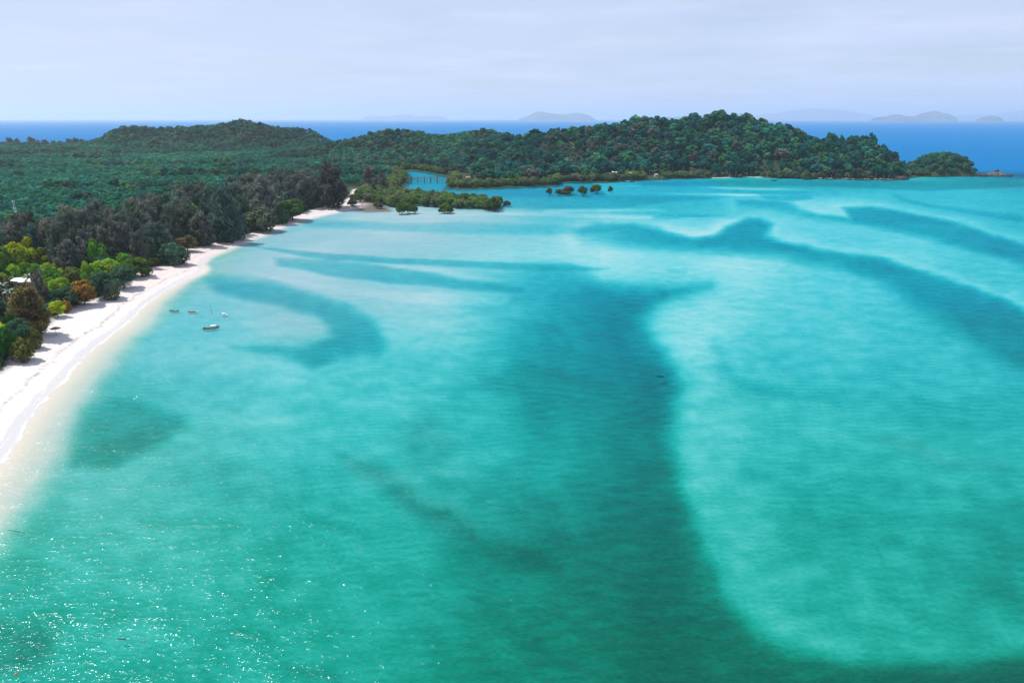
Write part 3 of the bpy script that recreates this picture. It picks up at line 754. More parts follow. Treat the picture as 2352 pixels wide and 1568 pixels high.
def mb_arrays(m_):
    """trunk polygons as quads"""
    return np.array(m_.v), np.array([f if len(f) == 4 else (f[0], f[1], f[2], f[2]) for f in m_.f if len(f) == 4])
def crown_mesh(name, v, f, tone):
    return np_mesh(name, v, f, [LEAF], attrs=dict(tone=('FACE', tone)))
def joined(name, crown, trunk_, bark):
    v, f, tone = crown; tv, tf = mb_arrays(trunk_)
    V = np.concatenate([v, tv]); F = np.concatenate([f, tf + len(v)])
    return np_mesh(name, V, F, [LEAF, bark], mat_idx=np.r_[np.zeros(len(f)), np.ones(len(tf))].astype(int), attrs=dict(tone=('FACE', np.r_[tone, np.full(len(tf), 0.5)])))

def casuarina(hn=20.0, rn=5.0, n_leaf=3400):
    """feathery, upright sprays set along ascending plumes; ragged outline"""
    vs, fs, ts = [], [], []; off_ = 0
    np_ = 44
    for i in range(np_):
        t = (i + 0.5) / np_; z = hn * (0.10 + 0.74 * t + 0.05 * rng.normal())
        prof = (1 - max(0, (t - 0.30)) ** 1.25 * 1.15) * (0.62 + 0.38 * min(1, t / 0.2))
        a = i * 2.39996 + rng.normal() * 0.5
        rr = rn * prof * (0.30 + 0.55 * rng.random())
        cx, cy_ = math.cos(a) * rr, math.sin(a) * rr
        plen = hn * (0.085 + 0.085 * rng.random()); prad = rn * (0.16 + 0.15 * rng.random())
        dirv = np.array([math.cos(a) * 0.45, math.sin(a) * 0.45, 1.0]); dirv /= np.linalg.norm(dirv)
        k = int(n_leaf / np_)
        u = rng.normal(size=(k, 3)); u = unit(u) * (0.5 + 0.5 * rng.random((k, 1)) ** 0.5)
        along = u @ dirv
        c = np.array([cx, cy_, z]) + (u - along[:, None] * dirv) * prad + dirv * along[:, None] * plen
        ax = dirv + u * 0.55 + rng.normal(size=(k, 3)) * 0.30
        nr = u + rng.normal(size=(k, 3)) * 0.6
        s = 0.6 + 0.6 * rng.random(k)
        v, f = leaf_quads(c, nr, ax, s, s * 0.22)
        vs.append(v); fs.append(f + off_); off_ += len(v)
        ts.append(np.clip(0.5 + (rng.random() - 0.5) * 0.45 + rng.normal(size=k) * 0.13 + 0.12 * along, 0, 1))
    return np.concatenate(vs), np.concatenate(fs), np.concatenate(ts)
CAS = []
for i in range(6):
    cr = casuarina(20.0, 4.6 + 0.25 * i, 3800)
    CAS.append((crown_mesh('casuarina_crown', *cr), trunk_mb(20, 0.26, 0.02, 7, 2.2, 0.95).mesh('casuarina_trunk', BARK), cr))
BRO = []
for i in range(6):
    cr = lobe_cloud(make_lobes(11 + 2 * i, 4.6, 4.1, 5.2, 0.28, 0.44, -0.75), 3200, 0.40, 0.35, 0.8)
    BRO.append((crown_mesh('broadleaf_crown', *cr), trunk_mb(9, 0.24, 0.04, 6, 2.6).mesh('broadleaf_trunk', BARK), cr))
BUS = []
for i in range(4):
    cr = lobe_cloud(make_lobes(15, 3.4, 3.3, 1.7, 0.30, 0.44, -0.3), 2400, 0.34, 0.45, 0.9)
    BUS.append((crown_mesh('shrub_crown', *cr), trunk_mb(3.6, 0.12, 0.05, 6, 1.7).mesh('shrub_stems', BARK), cr))
MAN = []
for i in range(5):
    cr = lobe_cloud(make_lobes(14 + i, 3.5, 3.2, 3.5, 0.26, 0.42, -0.75), 2100, 0.34, 0.4, 0.75)
    tm = MB()
    for k in range(6):
        a = k * 1.05 + rng.random(); q = 0.5 + 1.5 * rng.random()
        tm.tube([(math.cos(a) * q, math.sin(a) * q, -1.2), (math.cos(a) * q * 0.75, math.sin(a) * q * 0.75, 1.2), (math.cos(a + 0.4) * q * 1.1, math.sin(a + 0.4) * q * 1.1, 3.0), (math.cos(a + 0.4) * q * 1.6, math.sin(a + 0.4) * q * 1.6, 5.0)], [0.13, 0.11, 0.09, 0.04], 5, False)
    MAN.append((crown_mesh('mangrove_crown', *cr), tm.mesh('mangrove_stems', BARK), cr))
JUN = []
for i in range(6):
    cr = lobe_cloud(make_lobes(8 + i % 3, 4.8 - 0.3 * (i % 3), 4.9, 8.6, 0.30, 0.46, -0.55), 760, 0.78, 0.4, 0.8)
    JUN.append((joined('jungle_tree', cr, trunk_mb(14, 0.26, 0.02, 4, 2.4, 0.8, 5), BARK_PALE), cr))
PLA = []
for i in range(4):
    cr = lobe_cloud(make_lobes(6, 2.9, 2.7, 5.2, 0.34, 0.5, -0.45), 260, 0.62, 0.45, 0.95)
    PLA.append((joined('plantation_tree', cr, trunk_mb(7, 0.13, 0.02, 2, 1.3, 0.8, 4), BARK), cr))
def bare_tree_mb(h=13.0, seed=1):
    r_ = random.Random(seed); m_ = MB()
    def br(p, d, l, r, lev):
        q = p + d * l; m_.tube([p, q], [r, r * 0.6], 5 if lev < 2 else 4, False)
        if lev >= 4: return
        for _ in range(3 if lev < 3 else 2):
            e = (d + Vector((r_.uniform(-1, 1), r_.uniform(-1, 1), r_.uniform(-0.1, 0.7))) * 0.75).normalized()
            br(q if _ else p + d * l * 0.7, e, l * r_.uniform(0.55, 0.8), r * 0.55, lev + 1)
    br(Vector((0, 0, -0.6)), Vector((0, 0, 1)), h * 0.42, 0.26, 0)
    return m_

# ------------------------------------------------------------------ trees: planting
def C(r, g, b): return (r, g, b, 1.0)
def place(kinds, name, loc, sx, sz, col, label, group, rz=None, flip=None):
    """a tree: an Empty at its foot, with its trunk and its crown"""
    v = kinds[int(rng.integers(len(kinds)))]
    flip = rng.uniform(0.78, 1.25) if flip is None else flip
    e = empty(name, loc, rng.random() * 6.28 if rz is None else rz, (sx, sx * flip, sz))
    tag(e, label, 'tree' if 'shrub' not in name else 'shrub', group)
    link(bpy.data.objects.new('trunk', v[1]), e)
    c = link(bpy.data.objects.new('crown', v[0]), e); c.color = col
    return e
def jit(col, a=0.15):
    k = 1 + (rng.random() - 0.5) * 2 * a; h_ = (rng.random() - 0.5) * a
    return (max(col[0] * k * (1 + h_), 0), max(col[1] * k, 0), max(col[2] * k * (1 - h_), 0), 1.0)
NOM = dict(cas=(CAS, 'casuarina_tree', 19.0, 9.6), bro=(BRO, 'broadleaf_tree', 9.6, 9.4), bus=(BUS, 'coastal_shrub', 5.0, 7.2), man=(MAN, 'mangrove_tree', 7.2, 7.4))
c_cas = C(0.105, 0.145, 0.105); c_casb = C(0.150, 0.156, 0.128); c_casd = C(0.060, 0.105, 0.085)
c_drk = C(0.035, 0.125, 0.020); c_grn = C(0.11, 0.25, 0.030); c_yel = C(0.38, 0.46, 0.02); c_ora = C(0.36, 0.19, 0.04); c_blu = C(0.062, 0.135, 0.075); c_oli = C(0.17, 0.18, 0.045)
c_lim = C(0.24, 0.38, 0.028); c_brn = C(0.16, 0.115, 0.045); c_pal = C(0.105, 0.135, 0.075)
heroes = [   # map x, crown top, foot, crown width, kind, colour, label
 (8,752,832,62,'bro',c_drk,'glossy dark green tree at the frame edge, lowest above the sand'),
 (55,779,830,58,'bus',c_oli,'olive brown shrub at the lowest corner of the green above the sand'),
 (55,734,800,48,'bro',c_blu,'grey green rounded tree just below the big brown feathery tree'),
 (82,757,800,30,'bus',c_oli,'small olive shrub between the brown feathery tree and the parasol'),
 (80,656,778,86,'cas',C(0.17,0.13,0.05),'big brown olive feathery tree in front of the white roofed house'),
 (14,690,762,56,'cas',c_casd,'dark feathery tree left of the big brown one below the palms'),
 (30,722,790,40,'bro',c_drk,'deep green tree low at the frame edge beneath the dark feathery tree'),
 (134,694,732,34,'bro',c_yel,'small bright yellow tree overhanging the white sand'),
 (153,691,720,26,'bus',c_ora,'small rusty orange shrub beside the yellow tree'),
 (158,660,712,62,'bro',c_blu,'dark grey green tree between the yellow and the orange tree'),
 (196,646,704,56,'bro',c_ora,'large orange and gold leaved tree at the edge of the sand'),
 (172,648,702,36,'bro',c_oli,'olive tree tucked against the orange leaved tree'),
 (146,636,706,50,'bro',c_lim,'lime green tree right of the white roofed house'),
 (118,632,700,40,'bro',c_grn,'fresh green tree touching the white roof'),
 (240,624,688,62,'bro',c_blu,'dark blue green tree with shade on the sand right of the orange tree'),
 (262,648,688,34,'bus',c_pal,'grey leaved shrub where the sand shade is widest'),
 (286,610,664,54,'bro',c_blu,'dark leathery tree above the rose streaked sand'),
 (222,612,672,44,'bro',c_grn,'green tree behind the dark blue green beach trees'),
 (312,592,640,62,'bro',C(0.10,0.16,0.025),'broad light green tree before the sand widens'),
 (338,612,634,30,'bus',c_pal,'low grey green shrub at the widest part of the beach'),
 (206,598,660,32,'bro',c_lim,'yellow green slim tree inland of the dark beach trees'),
 (231,552,632,42,'bro',c_grn,'bright green tree right of the grey feathery tree'),
 (42,556,640,52,'bro',c_yel,'yellow crowned tree at the far end of the yellow grove by the frame edge'),
 (72,548,632,50,'bro',c_yel,'tallest bright yellow tree of the grove'),
 (98,572,634,44,'bro',C(0.22,0.27,0.02),'yellow green tree on the shaded side of the yellow grove'),
 (76,606,638,50,'bro',C(0.22,0.24,0.02),'golden green tree directly above the white roofed house'),
 (118,604,640,42,'bro',C(0.20,0.22,0.02),'golden tree right of and above the white roofs'),
 (12,570,650,56,'bro',C(0.12,0.20,0.025),'green yellow tree cut by the frame edge beside the yellow grove'),
 (166,552,640,50,'cas',c_casb,'grey brown feathery tree standing among the bright green trees'),
 (188,580,640,30,'cas',c_cas,'slim grey feathery tree leaning on the grey brown one'),
 (259,566,624,40,'cas',C(0.065,0.10,0.062),'green feathery cone shaped tree behind the light green tree'),
 (290,580,626,40,'bro',c_grn,'fresh green low tree left of the dark feathery stand'),
 (270,600,640,30,'bro',c_lim,'lime green small tree under the green feathery cone'),
 (400,560,609,66,'bus',c_blu,'dark dense shrub mound where the beach bends'),
 (380,528,600,46,'cas',c_casd,'dark feathery tree rising from the dense shrub mound'),
 (432,541,578,40,'bro',C(0.17,0.14,0.06),'russet and olive small tree standing alone at the sand edge'),
 (190,511,566,50,'bro',c_lim,'bright lime tree in a gap between grey feathery trees'),
 (226,528,578,44,'bro',c_grn,'green tree right of the bright lime one in the gap'),
 (120,502,590,78,'cas',c_casb,'wide grey feathery tree left of the bright lime gap'),
 (28,506,600,60,'cas',c_cas,'grey feathery tree below the steel mast by the frame edge'),
 (328,500,590,46,'cas',c_casb,'bare stemmed grey feathery tree in front of the turquoise tank'),
 (466,486,566,54,'cas',c_casb,'mauve grey feathery tree behind the russet tree'),
 (524,434,556,74,'cas',c_casd,'tall dark feathery tree in the middle of the beach belt'),
 (541,505,549,40,'bus',c_blu,'bluish shrub at the foot of the tall dark feathery tree'),
 (442,462,540,46,'bro',c_grn,'bright green tree shining in a gap of the feathery belt'),
 (600,478,530,72,'bus',c_pal,'large grey green domed shrub on the sand in the belt'),
 (672,457,505,62,'bro',C(0.07,0.13,0.03),'dark green and lime tree clump before the tallest feathery trees'),
 (650,480,512,34,'bus',c_blu,'low bluish shrub left of the dark green and lime clump'),
 (704,400,480,58,'cas',c_casb,'mauve brown feathery tree beside the tallest one'),
 (768,374,479,74,'cas',C(0.080,0.070,0.058),'tallest dark mauve feathery tree at the end of the beach'),
 (612,402,512,62,'cas',c_casb,'broad grey feathery tree behind the domed shrub'),
 (852,380,440,40,'cas',c_casb,'mauve cone of a feathery tree standing alone by the creek'),
 (880,396,444,26,'cas',c_casb,'smaller grey feathery tree beside the lone cone by the creek'),
]
taken = []
def rim(cx, w, base):
    X, Y = P(cx, base); return w * (Y * ct + H * st) / 1568.0
for cx, top, base, w, kd, col, lab in heroes:
    X, Y = P(cx, base, 1.2)
    _, z = Zat(cx, top, Y)
    gz = float(ground_z(X, Y)); h_ = max(z - gz, 2.0); wm = rim(cx, w, base)
    ks, nm, hn, wn_ = NOM[kd]
    Y2 = Y + wm * 0.18
    place(ks, nm, (X * Y2 / Y, Y2, float(ground_z(X * Y2 / Y, Y2)) - 0.1), wm / wn_, h_ / hn, col, lab, None)
    taken.append((X, Y, wm * 0.36))
taken = [list(t) for t in taken]
def free(x, y, r):
    for a, b, q in taken:
        if (x - a) ** 2 + (y - b) ** 2 < (q + r) ** 2: return False
    return True
def scatter_pts(x0, x1, y0, y1, step, seed, jitter=0.42):
    g = np.random.default_rng(seed)
    xs = np.arange(x0, x1, step); ys = np.arange(y0, y1, step)
    X, Y = np.meshgrid(xs, ys); X = X.ravel() + g.normal(size=X.size) * step * jitter * 0.7; Y = Y.ravel() + g.normal(size=Y.size) * step * jitter * 0.7
    return X, Y
def in_view(X, Y, Z_, m_=60):
    dx, dy = toD(X, Y, Z_); return (dx > -m_) & (dx < 2352 + m_) & (dy < 1568 + m_) & (dy > 250)

# clear spots round the houses, the mast and the tank
CLEAR = [(*P(63, 668, 1.5), 5.5), (*P(63, 690, 1.5), 5.5), (*P(34, 668, 1.5), 4.5), (*P(34, 688, 1.5), 4.5), (*P(48, 710, 1.5), 4.0), (MAST[0], MAST[1] - 6, 5.0), (*P(46, 668, 1.5), 5.0), (*P(333, 585, 1.5), 3.0), (*P(303, 588, 1.5), 4.5)]
for c in CLEAR: taken.append(list(c))

# the feathery belt behind the beach
X, Y = scatter_pts(-420, -95, 95, 640, 6.4, 3)
vs_ = poly_sd(X, Y, VEG)
ok = (vs_ > 2.0) & (vs_ < 62) & in_view(X, Y, 12 + 0 * X) & (X < -95)
cand = sorted(zip(X[ok], Y[ok], vs_[ok]), key=lambda t: t[1])
n_c = n_b = 0
for x, y, v in cand:
    if y > 560: continue
    n_ = float(vnoise(np.array([x]), np.array([y]), 24, 91, 2)[0])
    south = y < 262
    is_cas = n_ < (0.22 if south else 0.62)
    if v < 5: is_cas = is_cas and not south
    if not free(x, y, 1.6 if is_cas else 2.2): continue
    gz = float(ground_z(x, y)) - 0.1
    if is_cas and n_c < 300:
        n_c += 1
        h_ = rng.uniform(12, 19) if south else rng.uniform(14, 22) * (0.72 if v < 7 else 1.0)
        col = jit([c_cas, c_casb, c_casd, c_cas][int(rng.integers(4))], 0.2)
        lab = 'grey feathery casuarina crowded into the dark belt behind the beach' if not south else 'grey feathery casuarina mixed among bright green trees above the widest sand'
        place(CAS, 'casuarina_tree', (x, y, gz), h_ / 20 * rng.uniform(0.85, 1.1), h_ / 19, col, lab, 'casuarinas of the dark belt' if not south else 'casuarinas among the bright trees')
        taken.append([x, y, 1.2])
    elif n_b < 260:
        n_b += 1
        h_ = rng.uniform(5.5, 10.0) if v > 5 else rng.uniform(3.0, 5.0)
        pal = [c_grn, c_drk, c_grn, c_blu, c_lim, c_oli, c_yel, c_lim] if south else [c_grn, c_drk, c_blu, c_blu]
        col = jit(pal[int(rng.integers(len(pal)))], 0.2)
        lab = 'green leafy tree filling a gap in the dark feathery belt' if not south else 'green leafy tree of the mixed grove above the widest sand'
        place(BRO, 'broadleaf_tree', (x, y, gz), h_ / 9.4 * rng.uniform(0.9, 1.25), h_ / 9.6, col, lab, 'leafy trees in the feathery belt' if not south else 'leafy trees of the mixed grove')
        taken.append([x, y, 1.4])

# undergrowth edge along the sand
k = 0
VF = [Vector((*q, 0)) for q in vegfront]
for a, b_ in zip(VF[:-1], VF[1:]):
    L_ = (b_ - a).length; n_ = max(1, int(L_ / 4.2))
    for i in range(n_):
        p = a.lerp(b_, (i + rng.random()) / n_); x, y = p.x - 2.2 - rng.random() * 2, p.y + rng.random()
        if y > 520 or not free(x, y, -0.6): continue
        h_ = rng.uniform(2.0, 3.8)
        place(BUS, 'coastal_shrub', (x, y, float(ground_z(x, y)) - 0.1), h_ / 5.0 * rng.uniform(0.9, 1.3), h_ / 5.0, jit([c_blu, c_pal, c_drk, c_oli][int(rng.integers(4))], 0.2), 'low shrub in the fringe between trees and sand', 'shrubs fringing the sand')

# mangroves: the stand at the end of the beach, on the spit
c_man = [C(0.12, 0.165, 0.055), C(0.095, 0.155, 0.045), C(0.140, 0.160, 0.085), C(0.105, 0.18, 0.040)]
spit = [P(*q) for q in [(806,468),(862,468),(905,477),(960,473),(1020,478),(1080,480),(1146,483),(1150,472),(1110,466),(1010,458),(930,449),(895,436),(860,436),(840,448)]]
X, Y = scatter_pts(min(p[0] for p in spit) - 2, max(p[0] for p in spit) + 2, min(p[1] for p in spit), max(p[1] for p in spit), 5.3, 12, 0.5)
ins = poly_sd(X, Y, spit) > 0
man_rows = []; n_near = 0
for x, y in sorted(zip(X[ins], Y[ins]), key=lambda q: q[1]):
    h_ = rng.uniform(6.0, 9.0); n_near += 1
    if n_near > 130:
        man_rows.append((x, y, max(float(ground_z(x, y)), -0.5), h_ / 7.0 * rng.uniform(0.85, 1.1), h_ / 7.2, int(rng.integers(20)))); continue
    place(MAN, 'mangrove_tree', (x, y, max(float(ground_z(x, y)), -0.5)), h_ / 7.0 * rng.uniform(0.85, 1.1), h_ / 7.2, jit(c_man[int(rng.integers(4))], 0.15), 'olive mangrove crowded in the stand at the end of the beach', 'mangroves of the near stand')
for cx, top, base, w, col, lab in [
    (921,463,493,26,C(0.085,0.15,0.02),'leafiest mangrove of the little clump in the water before the stand'),
    (938,462,491,28,C(0.085,0.14,0.022),'mangrove in the middle of the little clump in the water'),
    (952,470,490,16,C(0.11,0.14,0.03),'thin mangrove at the seaward end of the little clump'),
    (1024,466,490,34,C(0.09,0.14,0.025),'round mangrove with a pale bush at its foot before the stand'),
    (1132,450,485,36,C(0.08,0.12,0.025),'large mangrove closing the stand on its seaward end'),
    (1165,459,472,18,C(0.10,0.10,0.05),'tiny spreading mangrove alone in the water past the stand'),
    (868,464,480,26,C(0.085,0.105,0.045),'round grey mangrove on the mud beside the sand spit'),
    (812,458,477,26,C(0.06,0.085,0.04),'dark open mangrove on the tip of the white sand'),
    (1262,428,447,16,C(0.075,0.09,0.035),'slim mangrove first in the row of trees standing in the bay'),
    (1284,432,447,22,C(0.12,0.11,0.06),'low greyish mangrove second in the row standing in the bay'),
    (1306,424,444,30,C(0.11,0.11,0.06),'wide topped greyish mangrove third in the row standing in the bay'),
    (1302,435,446,18,C(0.085,0.11,0.03),'small green mangrove crouching before the wide topped one'),
    (1339,425,447,30,C(0.085,0.115,0.03),'broad dark olive mangrove fourth in the row standing in the bay'),
    (1370,420,442,28,C(0.10,0.14,0.03),'brightest roundest mangrove in the row standing in the bay'),
    (1402,425,440,13,C(0.07,0.08,0.035),'smallest mangrove at the seaward end of the row in the bay')]:
    X_, Y_ = P(cx, base); _, z = Zat(cx, top, Y_); wm = rim(cx, w, base)
    e = place(MAN, 'mangrove_tree', (X_, Y_, max(float(ground_z(X_, Y_)), -0.6)), wm / 8.6, (z + 0.3) / 7.2, col, lab, None)
    for k in range(2):                                   # lower side boughs make the outline uneven
        c = link(bpy.data.objects.new('crown', MAN[int(rng.integers(5))][0]), e); c.color = jit(col, 0.15)
        a = rng.random() * 6.28; q = rng.uniform(0.42, 0.62); c.scale = (q, q, q * 0.9); c.location = (math.cos(a) * 2.9, math.sin(a) * 2.9, rng.uniform(-0.5, 2.0)); c.rotation_euler = (0, 0, rng.random() * 6)

# mangroves fringing the creek and the far shore
def along(pts, step):
    out = []
    for a, b_ in zip(pts[:-1], pts[1:]):
        a = Vector((*a, 0)); b_ = Vector((*b_, 0)); L_ = (b_ - a).length
        for i in range(max(1, int(L_ / step))): out.append(a.lerp(b_, (i + 0.5) / max(1, int(L_ / step))))
    return out
fringe = [P(*q) for q in [(1048,408),(1042,420),(1038,430),(1070,432),(1100,431),(1140,429),(1176,428),(1230,426),(1272,424),(1278,417.5),(1330,416.5),(1391,416.5),(1440,413.5),(1484,411)]]
fringe2 = [P(*q) for q in [(1522,409.5),(1551,409),(1600,408),(1634,407)]]
for F_, rows_ in ((fringe, 4), (fringe2, 3)):
    for p in along(F_, 4.6):
        for r in range(rows_):
            x = p.x + rng.normal() * 1.6; y = p.y + r * 5.2 + rng.normal() * 1.5
            if rng.random() < 0.08 or near_house(x, y + 12) and r > 1: continue
            h_ = rng.uniform(4.5, 7.5); ci = int(rng.integers(4))
            if r == 0:
                place(MAN, 'mangrove_tree', (x, y - 2.5, max(float(ground_z(x, y - 2.5)), -0.4)), h_ / 6.6 * rng.uniform(0.9, 1.2), h_ / 7.2, jit(c_man[ci], 0.2), 'olive mangrove at the front of the low fringe along the far shore', 'mangroves of the far fringe')
            else: man_rows.append((x, y - 2.5, max(float(ground_z(x, y - 2.5)), -0.4), h_ / 6.6 * rng.uniform(0.9, 1.2), h_ / 7.2, int(rng.integers(5)) + 5 * ci))
left_bank = [P(*q) for q in [(872,452),(895,440),(913,430),(926,420),(932,408),(927,401),(921,396)]]
for p in along(left_bank, 4.2):
    for r in range(3):
        x = p.x - 2 - r * 4.5 + rng.normal(); y = p.y + rng.normal() * 1.5; h_ = rng.uniform(5, 8)
        if r: man_rows.append((x, y, max(float(ground_z(x, y)), -0.4), h_ / 6.6, h_ / 7.2, int(rng.integers(20)))); continue
        place(MAN, 'mangrove_tree', (x, y, max(float(ground_z(x, y)), -0.4)), h_ / 6.6, h_ / 7.2, jit(c_man[int(rng.integers(4))], 0.2), 'dark olive mangrove along the near bank of the creek', 'mangroves of the creek bank')
right_bank = [P(*q) for q in [(918,391),(936,389.5),(962,391.5),(995,396),(1022,402)]]
for p in along(right_bank, 4.6):
    for r in range(2):
        x = p.x + rng.normal(); y = p.y + 2 + r * 5 + rng.normal() * 1.5; h_ = rng.uniform(5, 8)
        man_rows.append((x, y, float(ground_z(x, y)) - 0.2, h_ / 6.6, h_ / 7.2, int(rng.integers(20))))
# pale bushes at the foot of the headland
for cx, base, w, hh in [(1700,408,12,8),(1752,407,14,10),(1772,408,16,12),(1790,409,22,18),(1806,409,26,20),(1826,410,22,15),(1850,411,24,18),(1868,411,20,13),(1884,410,20,14),(1902,410,16,10),(1926,410,16,11),(1945,411,18,12),
    (1970,411,26,20),(1990,412,26,18),(2010,411,20,13),(2040,410,12,8),(2070,409,22,16),(2084,406,16,12),(2110,405,18,13),(2128,405,16,11),(2158,404.5,14,10),(2098,404,14,9)]:
    X_, Y_ = P(cx, base); X_ = X_ * (Y_ + 3) / Y_; Y_ += 3
    s_ = rim(cx, w, base) / 7.2; hz = rim(cx, hh, base) / 5.0
    place(BUS, 'coastal_shrub', (X_, Y_, float(ground_z(X_, Y_)) - 0.2), s_, hz, jit(C(0.12, 0.15, 0.075), 0.2), 'pale grey green bush on the rocky shore under the headland', 'bushes under the headland')

# ---- headland jungle: the trees that show largest stand singly, the rest is one mass
c_jun = [C(0.018, 0.125, 0.082), C(0.010, 0.092, 0.078), C(0.034, 0.160, 0.084), C(0.062, 0.140, 0.090), C(0.014, 0.120, 0.100), C(0.050, 0.185, 0.072), C(0.008, 0.074, 0.068), C(0.110, 0.115, 0.095)]
X, Y = scatter_pts(-60, 428, 640, 1010, 7.2, 21)
sd_ = poly_sd(X, Y, COAST); gzv = ground_z(X, Y)
ok = (sd_ > np.where(X > 214, 4.0, 20)) & (gzv > 0.3) & ~np.array([near_house(a, b) for a, b in zip(X, Y)])
X, Y, gzv, sd_ = X[ok], Y[ok], gzv[ok], sd_[ok]
ok = (np.hypot((X - sX) / 1.5, Y - sY + 5) > 14) | (np.random.default_rng(2).random(len(X)) < 0.38)
X, Y, gzv = X[ok], Y[ok], gzv[ok]
nn = vnoise(X, Y, 40, 61, 2)
vis = Y - 14 * (rng.random(len(Y)))
hill_slope = gzv                                     # those on the seaward slope, nearest first
order = np.argsort(Y - np.interp(X, [0, 40, 94, 215, 260, 335, 391, 440], [660, 660, 697, 750, 762, 733, 723, 768]))
single = set(order[:150].tolist())
mass = []
for i in range(len(X)):
    h_ = float(np.clip(7.5 + 6.5 * rng.random() + 7 * (nn[i] - 0.5) + (6.5 if rng.random() < 0.09 else 0), 5.5, 20)); s_ = h_ / 13.8
    dry = X[i] < 190 and Y[i] < 900
    ci = int(rng.integers(7)) if rng.random() > (0.13 if dry else 0.035) else 7
    if i in single:
        v = JUN[int(rng.integers(6))][0]
        o = link(bpy.data.objects.new('jungle_tree', v)); o.location = (X[i], Y[i], gzv[i] - 0.3)
        wsc = s_ * rng.uniform(0.8, 1.6)
        o.scale = (wsc, wsc, s_); o.rotation_euler = (0, 0, rng.random() * 6.28); o.color = jit(c_jun[ci], 0.38)
        tag(o, 'rainforest tree on the lower seaward slope of the headland', 'tree', 'rainforest trees of the lower headland')
    else:
        mass.append((X[i], Y[i], gzv[i] - 0.3, s_ * rng.uniform(0.8, 1.6), s_, int(rng.integers(6)) + 6 * ci))
# islet cap
X, Y = scatter_pts(432, 520, 766, 812, 4.5, 31)
sd_ = poly_sd(X, Y, COAST); ok = (sd_ > 0.8) & (((X - 476) / 39) ** 4 + ((Y - 795) / 25) ** 4 < 1)
for x, y in zip(X[ok], Y[ok]):
    h_ = rng.uniform(6.5, 9.0); o = link(bpy.data.objects.new('jungle_tree', JUN[int(rng.integers(6))][0]))
    o.location = (x, y, float(ground_z(x, y)) - 2.2); s_ = h_ / 13.8; o.scale = (s_ * 1.15, s_ * 1.15, s_); o.rotation_euler = (0, 0, rng.random() * 6.28)
    o.color = jit(c_jun[[0, 2, 3, 5][int(rng.integers(4))]], 0.2)
    tag(o, 'dark green tree covering the small domed islet', 'tree', 'trees of the domed islet')

def far_tree(cx, top, Y_, w, label, col, kinds=JUN, nm='jungle_tree', hn=13.8, wn_=9.6, hmin=7):
    X_, z = Zat(cx, top, Y_); gz = float(ground_z(X_, Y_)) - 0.3
    h_ = max(z - gz, hmin); f_ = Y_ * ct + H * st - gz * st
    v = kinds[int(rng.integers(len(kinds)))][0]
    o = link(bpy.data.objects.new(nm, v)); o.location = (X_, Y_, gz); s_ = w * f_ / 1568 / wn_
    o.scale = (s_, s_, h_ / hn); o.rotation_euler = (0, 0, rng.random() * 6.28); o.color = col
    tag(o, label, 'tree')
    return o
for cx, top, Y_, w, lab in [
    (1469,272,893,26,'round dark tree on the first rise of the headland skyline'),
    (1545,276,886,24,'broad dark tree midway between the two rises of the skyline'),
    (1622,268,882,26,'broad dark tree just before the headland summit'),
    (1650,266,880,26,'dark tree on the very summit of the headland'),
    (1672,270,880,22,'dark tree just past the headland summit'),
    (1728,269,872,20,'tall emergent tree standing clear of the skyline past the summit'),
    (1741,281,868,14,'slender tree beside the tall emergent on the skyline'),
    (1762,290,862,14,'small skyline tree before the bare pink tree'),
    (1860,314,845,14,'short skyline tree at the start of the low saddle'),
    (1893,316,842,16,'dark skyline tree in the low saddle'),
    (1914,306,838,20,'umbrella topped tree above the low saddle'),
    (1935,309,836,11,'thin stemmed tree alone in the sky above the low saddle'),
    (1958,316,832,16,'tree right of the thin stemmed one on the skyline'),
    (1985,309,826,24,'large tree leading up to the last high crown'),
    (2006,303,822,26,'last high crown of the headland leaning to the open sea'),
    (2030,330,812,20,'tree on the steep seaward end of the headland'),
    (2048,352,806,18,'lower tree on the steep seaward end of the headland'),
    (2074,368,796,18,'open tree in the dip between headland and islet'),
    (1092,298,1052,20,'round grey brown tree on the middle skyline'),
    (1135,301,1050,18,'dark tree in a row on the middle skyline'),
    (906,303,1055,22,'dark tree on the first hump of the middle skyline'),
    (884,308,1057,14,'small pointed tree at the foot of the middle hump'),
    (1218,313,948,12,'dark round tree alone in the dip before the headland'),
    (1262,309,930,14,'small dark tree at the start of the headland rise')]:
    far_tree(cx, top, Y_, w, lab, jit(c_jun[int(rng.integers(3))] if 'brown' not in lab else C(0.12, 0.09, 0.07), 0.1))
o = far_tree(1707, 349, 800, 20, 'single yellow green tree glowing on the dark headland slope', C(0.26, 0.28, 0.05))
for cx, top, Y_, w, lab in [(20,316,1500,22,'pair of far casuarinas at the frame edge against the open sea'),(38,318,1500,16,'slimmer far casuarina beside the pair against the open sea'),
    (70,315,1500,24,'round far casuarina alone against the open sea'),(87,321,1500,12,'small far casuarina next to the round one'),(101,320,1500,18,'squat far casuarina in the middle of the far row'),
    (121,322,1500,16,'far casuarina fifth along the far row'),(135,323,1500,14,'lowest far casuarina of the far row'),(158,318,1500,20,'dark far casuarina before the wide gap'),
    (173,316,1500,20,'tallest far casuarina next to the hill'),(187,319,1500,18,'far casuarina last before the hill foot'),(248,312,1380,24,'grey casuarina at the seaward foot of the far hill')]:
    far_tree(cx, top, Y_, w, lab, jit(c_cas, 0.15), CAS, 'casuarina_tree', 19.0, 9.6, 8)

